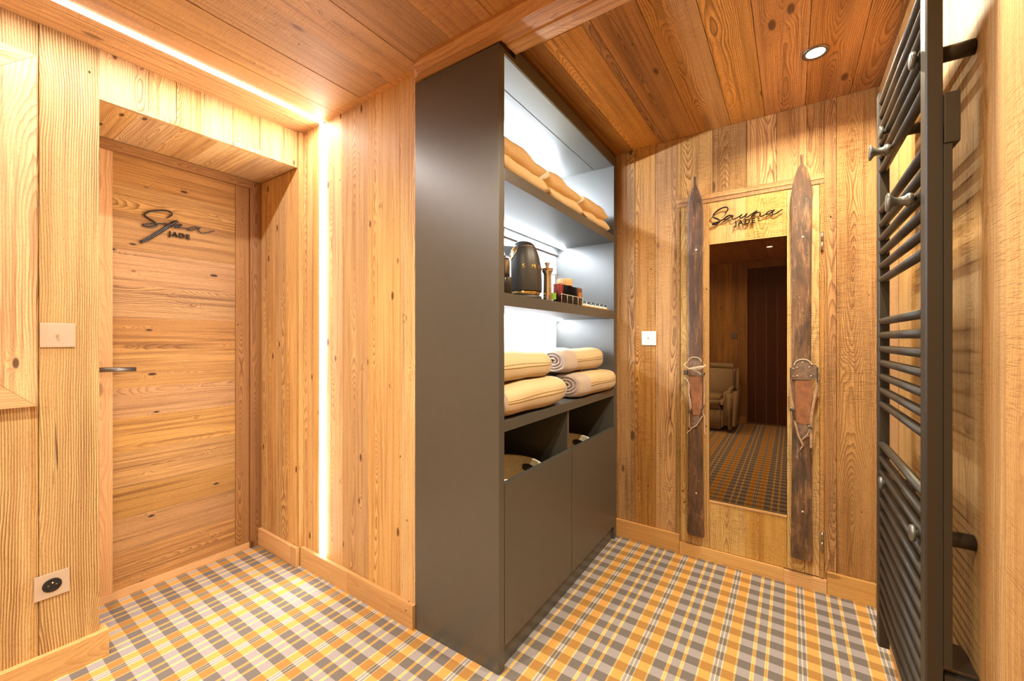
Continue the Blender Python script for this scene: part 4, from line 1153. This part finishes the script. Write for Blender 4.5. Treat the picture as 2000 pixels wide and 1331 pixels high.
def peg(px, py, x, sc):
    d = ray(px, py); t_ = x / d[0]; y = d[1] * t_; z = H + d[2] * t_
    bm = nb()
    lathe(bm, [(0, 0), (.0205 * sc, 0), (.0225 * sc, .0025), (.0215 * sc, .0055), (.012 * sc, .012), (.0095 * sc, .020), (.0105 * sc, .032), (.0150 * sc, .036), (.0165 * sc, .041), (.0140 * sc, .047), (0, .049)], (x, y, z), 32, ax=0)
    o = obj('robe_peg', bm, M['peg'], ra, label='grey mushroom-shaped peg'); return o
peg(1697, 300, .192, 1.0)
peg(1731, 397, .190, 1.0)
bm = nb()
box(bm, (.2685, 1.236, .50), (.2815, 1.275, 1.66), 0, None, .001)
obj('cable_cover', bm, M['rad'], ra)
bm = nb(); box(bm, (.2685, 1.232, 1.616), (.2925, 1.285, 1.722), 0, None, .0015); obj('terminal_cover', bm, M['rad'], ra)
jb = thing('control_box', 'small black junction box on the right wall below the radiator', 'junction box', (.305, 1.31, .33))
bm = nb(); box(bm, (.272, 1.250, .33), (XR - .0005, 1.376, .480), 0, None, .003); obj('housing', bm, M['matteblack'], jb)
bm = nb(); box(bm, (.270, 1.262, .4805), (.325, 1.37, .489), 0, None, .002); obj('lid', bm, M['metaldk'], jb)

# ------------------------------------------------------------------ armchair (reflected in the glass)
ac = thing('armchair', 'beige upholstered armchair behind the viewer, reflected in the sauna door glass', 'armchair', (-.95, -1.32, 0))
def soft(a, b, bev, seg=4):
    bm = nb(); box(bm, a, b); bmesh.ops.bevel(bm, geom=list(bm.edges), offset=bev, segments=seg, affect='EDGES')
    for f in bm.faces: f.smooth = True
    return bm
obj('seat', soft((-1.18, -1.50, .30), (-.72, -.96, .46), .05), M['fabric'], ac)
obj('seat_base', soft((-1.17, -1.60, .03), (-.73, -1.0, .31), .03), M['fabric'], ac)
obj('backrest', soft((-1.30, -1.74, .04), (-.60, -1.50, .86), .07), M['fabric'], ac)
for s in (0, 1):
    x0 = (-1.31, -.725)[s]
    obj('armrest', soft((x0, -1.62, .03), (x0 + .14, -.97, .56), .055), M['fabric'], ac)
for x, y in ((-1.26, -1.02), (-.64, -1.02), (-1.24, -1.66), (-.66, -1.66)):
    bm = nb(); lathe(bm, [(0, 0), (.018, 0), (.022, .045), (0, .045)], (x, y, 0), 16); obj('leg', bm, M['black'], ac)

S.cycles.max_bounces = 10; S.cycles.diffuse_bounces = 6; S.cycles.transparent_max_bounces = 8
S.cycles.caustics_reflective = False; S.cycles.caustics_refractive = False
S.cycles.sample_clamp_indirect = 6
S.cycles.use_denoising = True
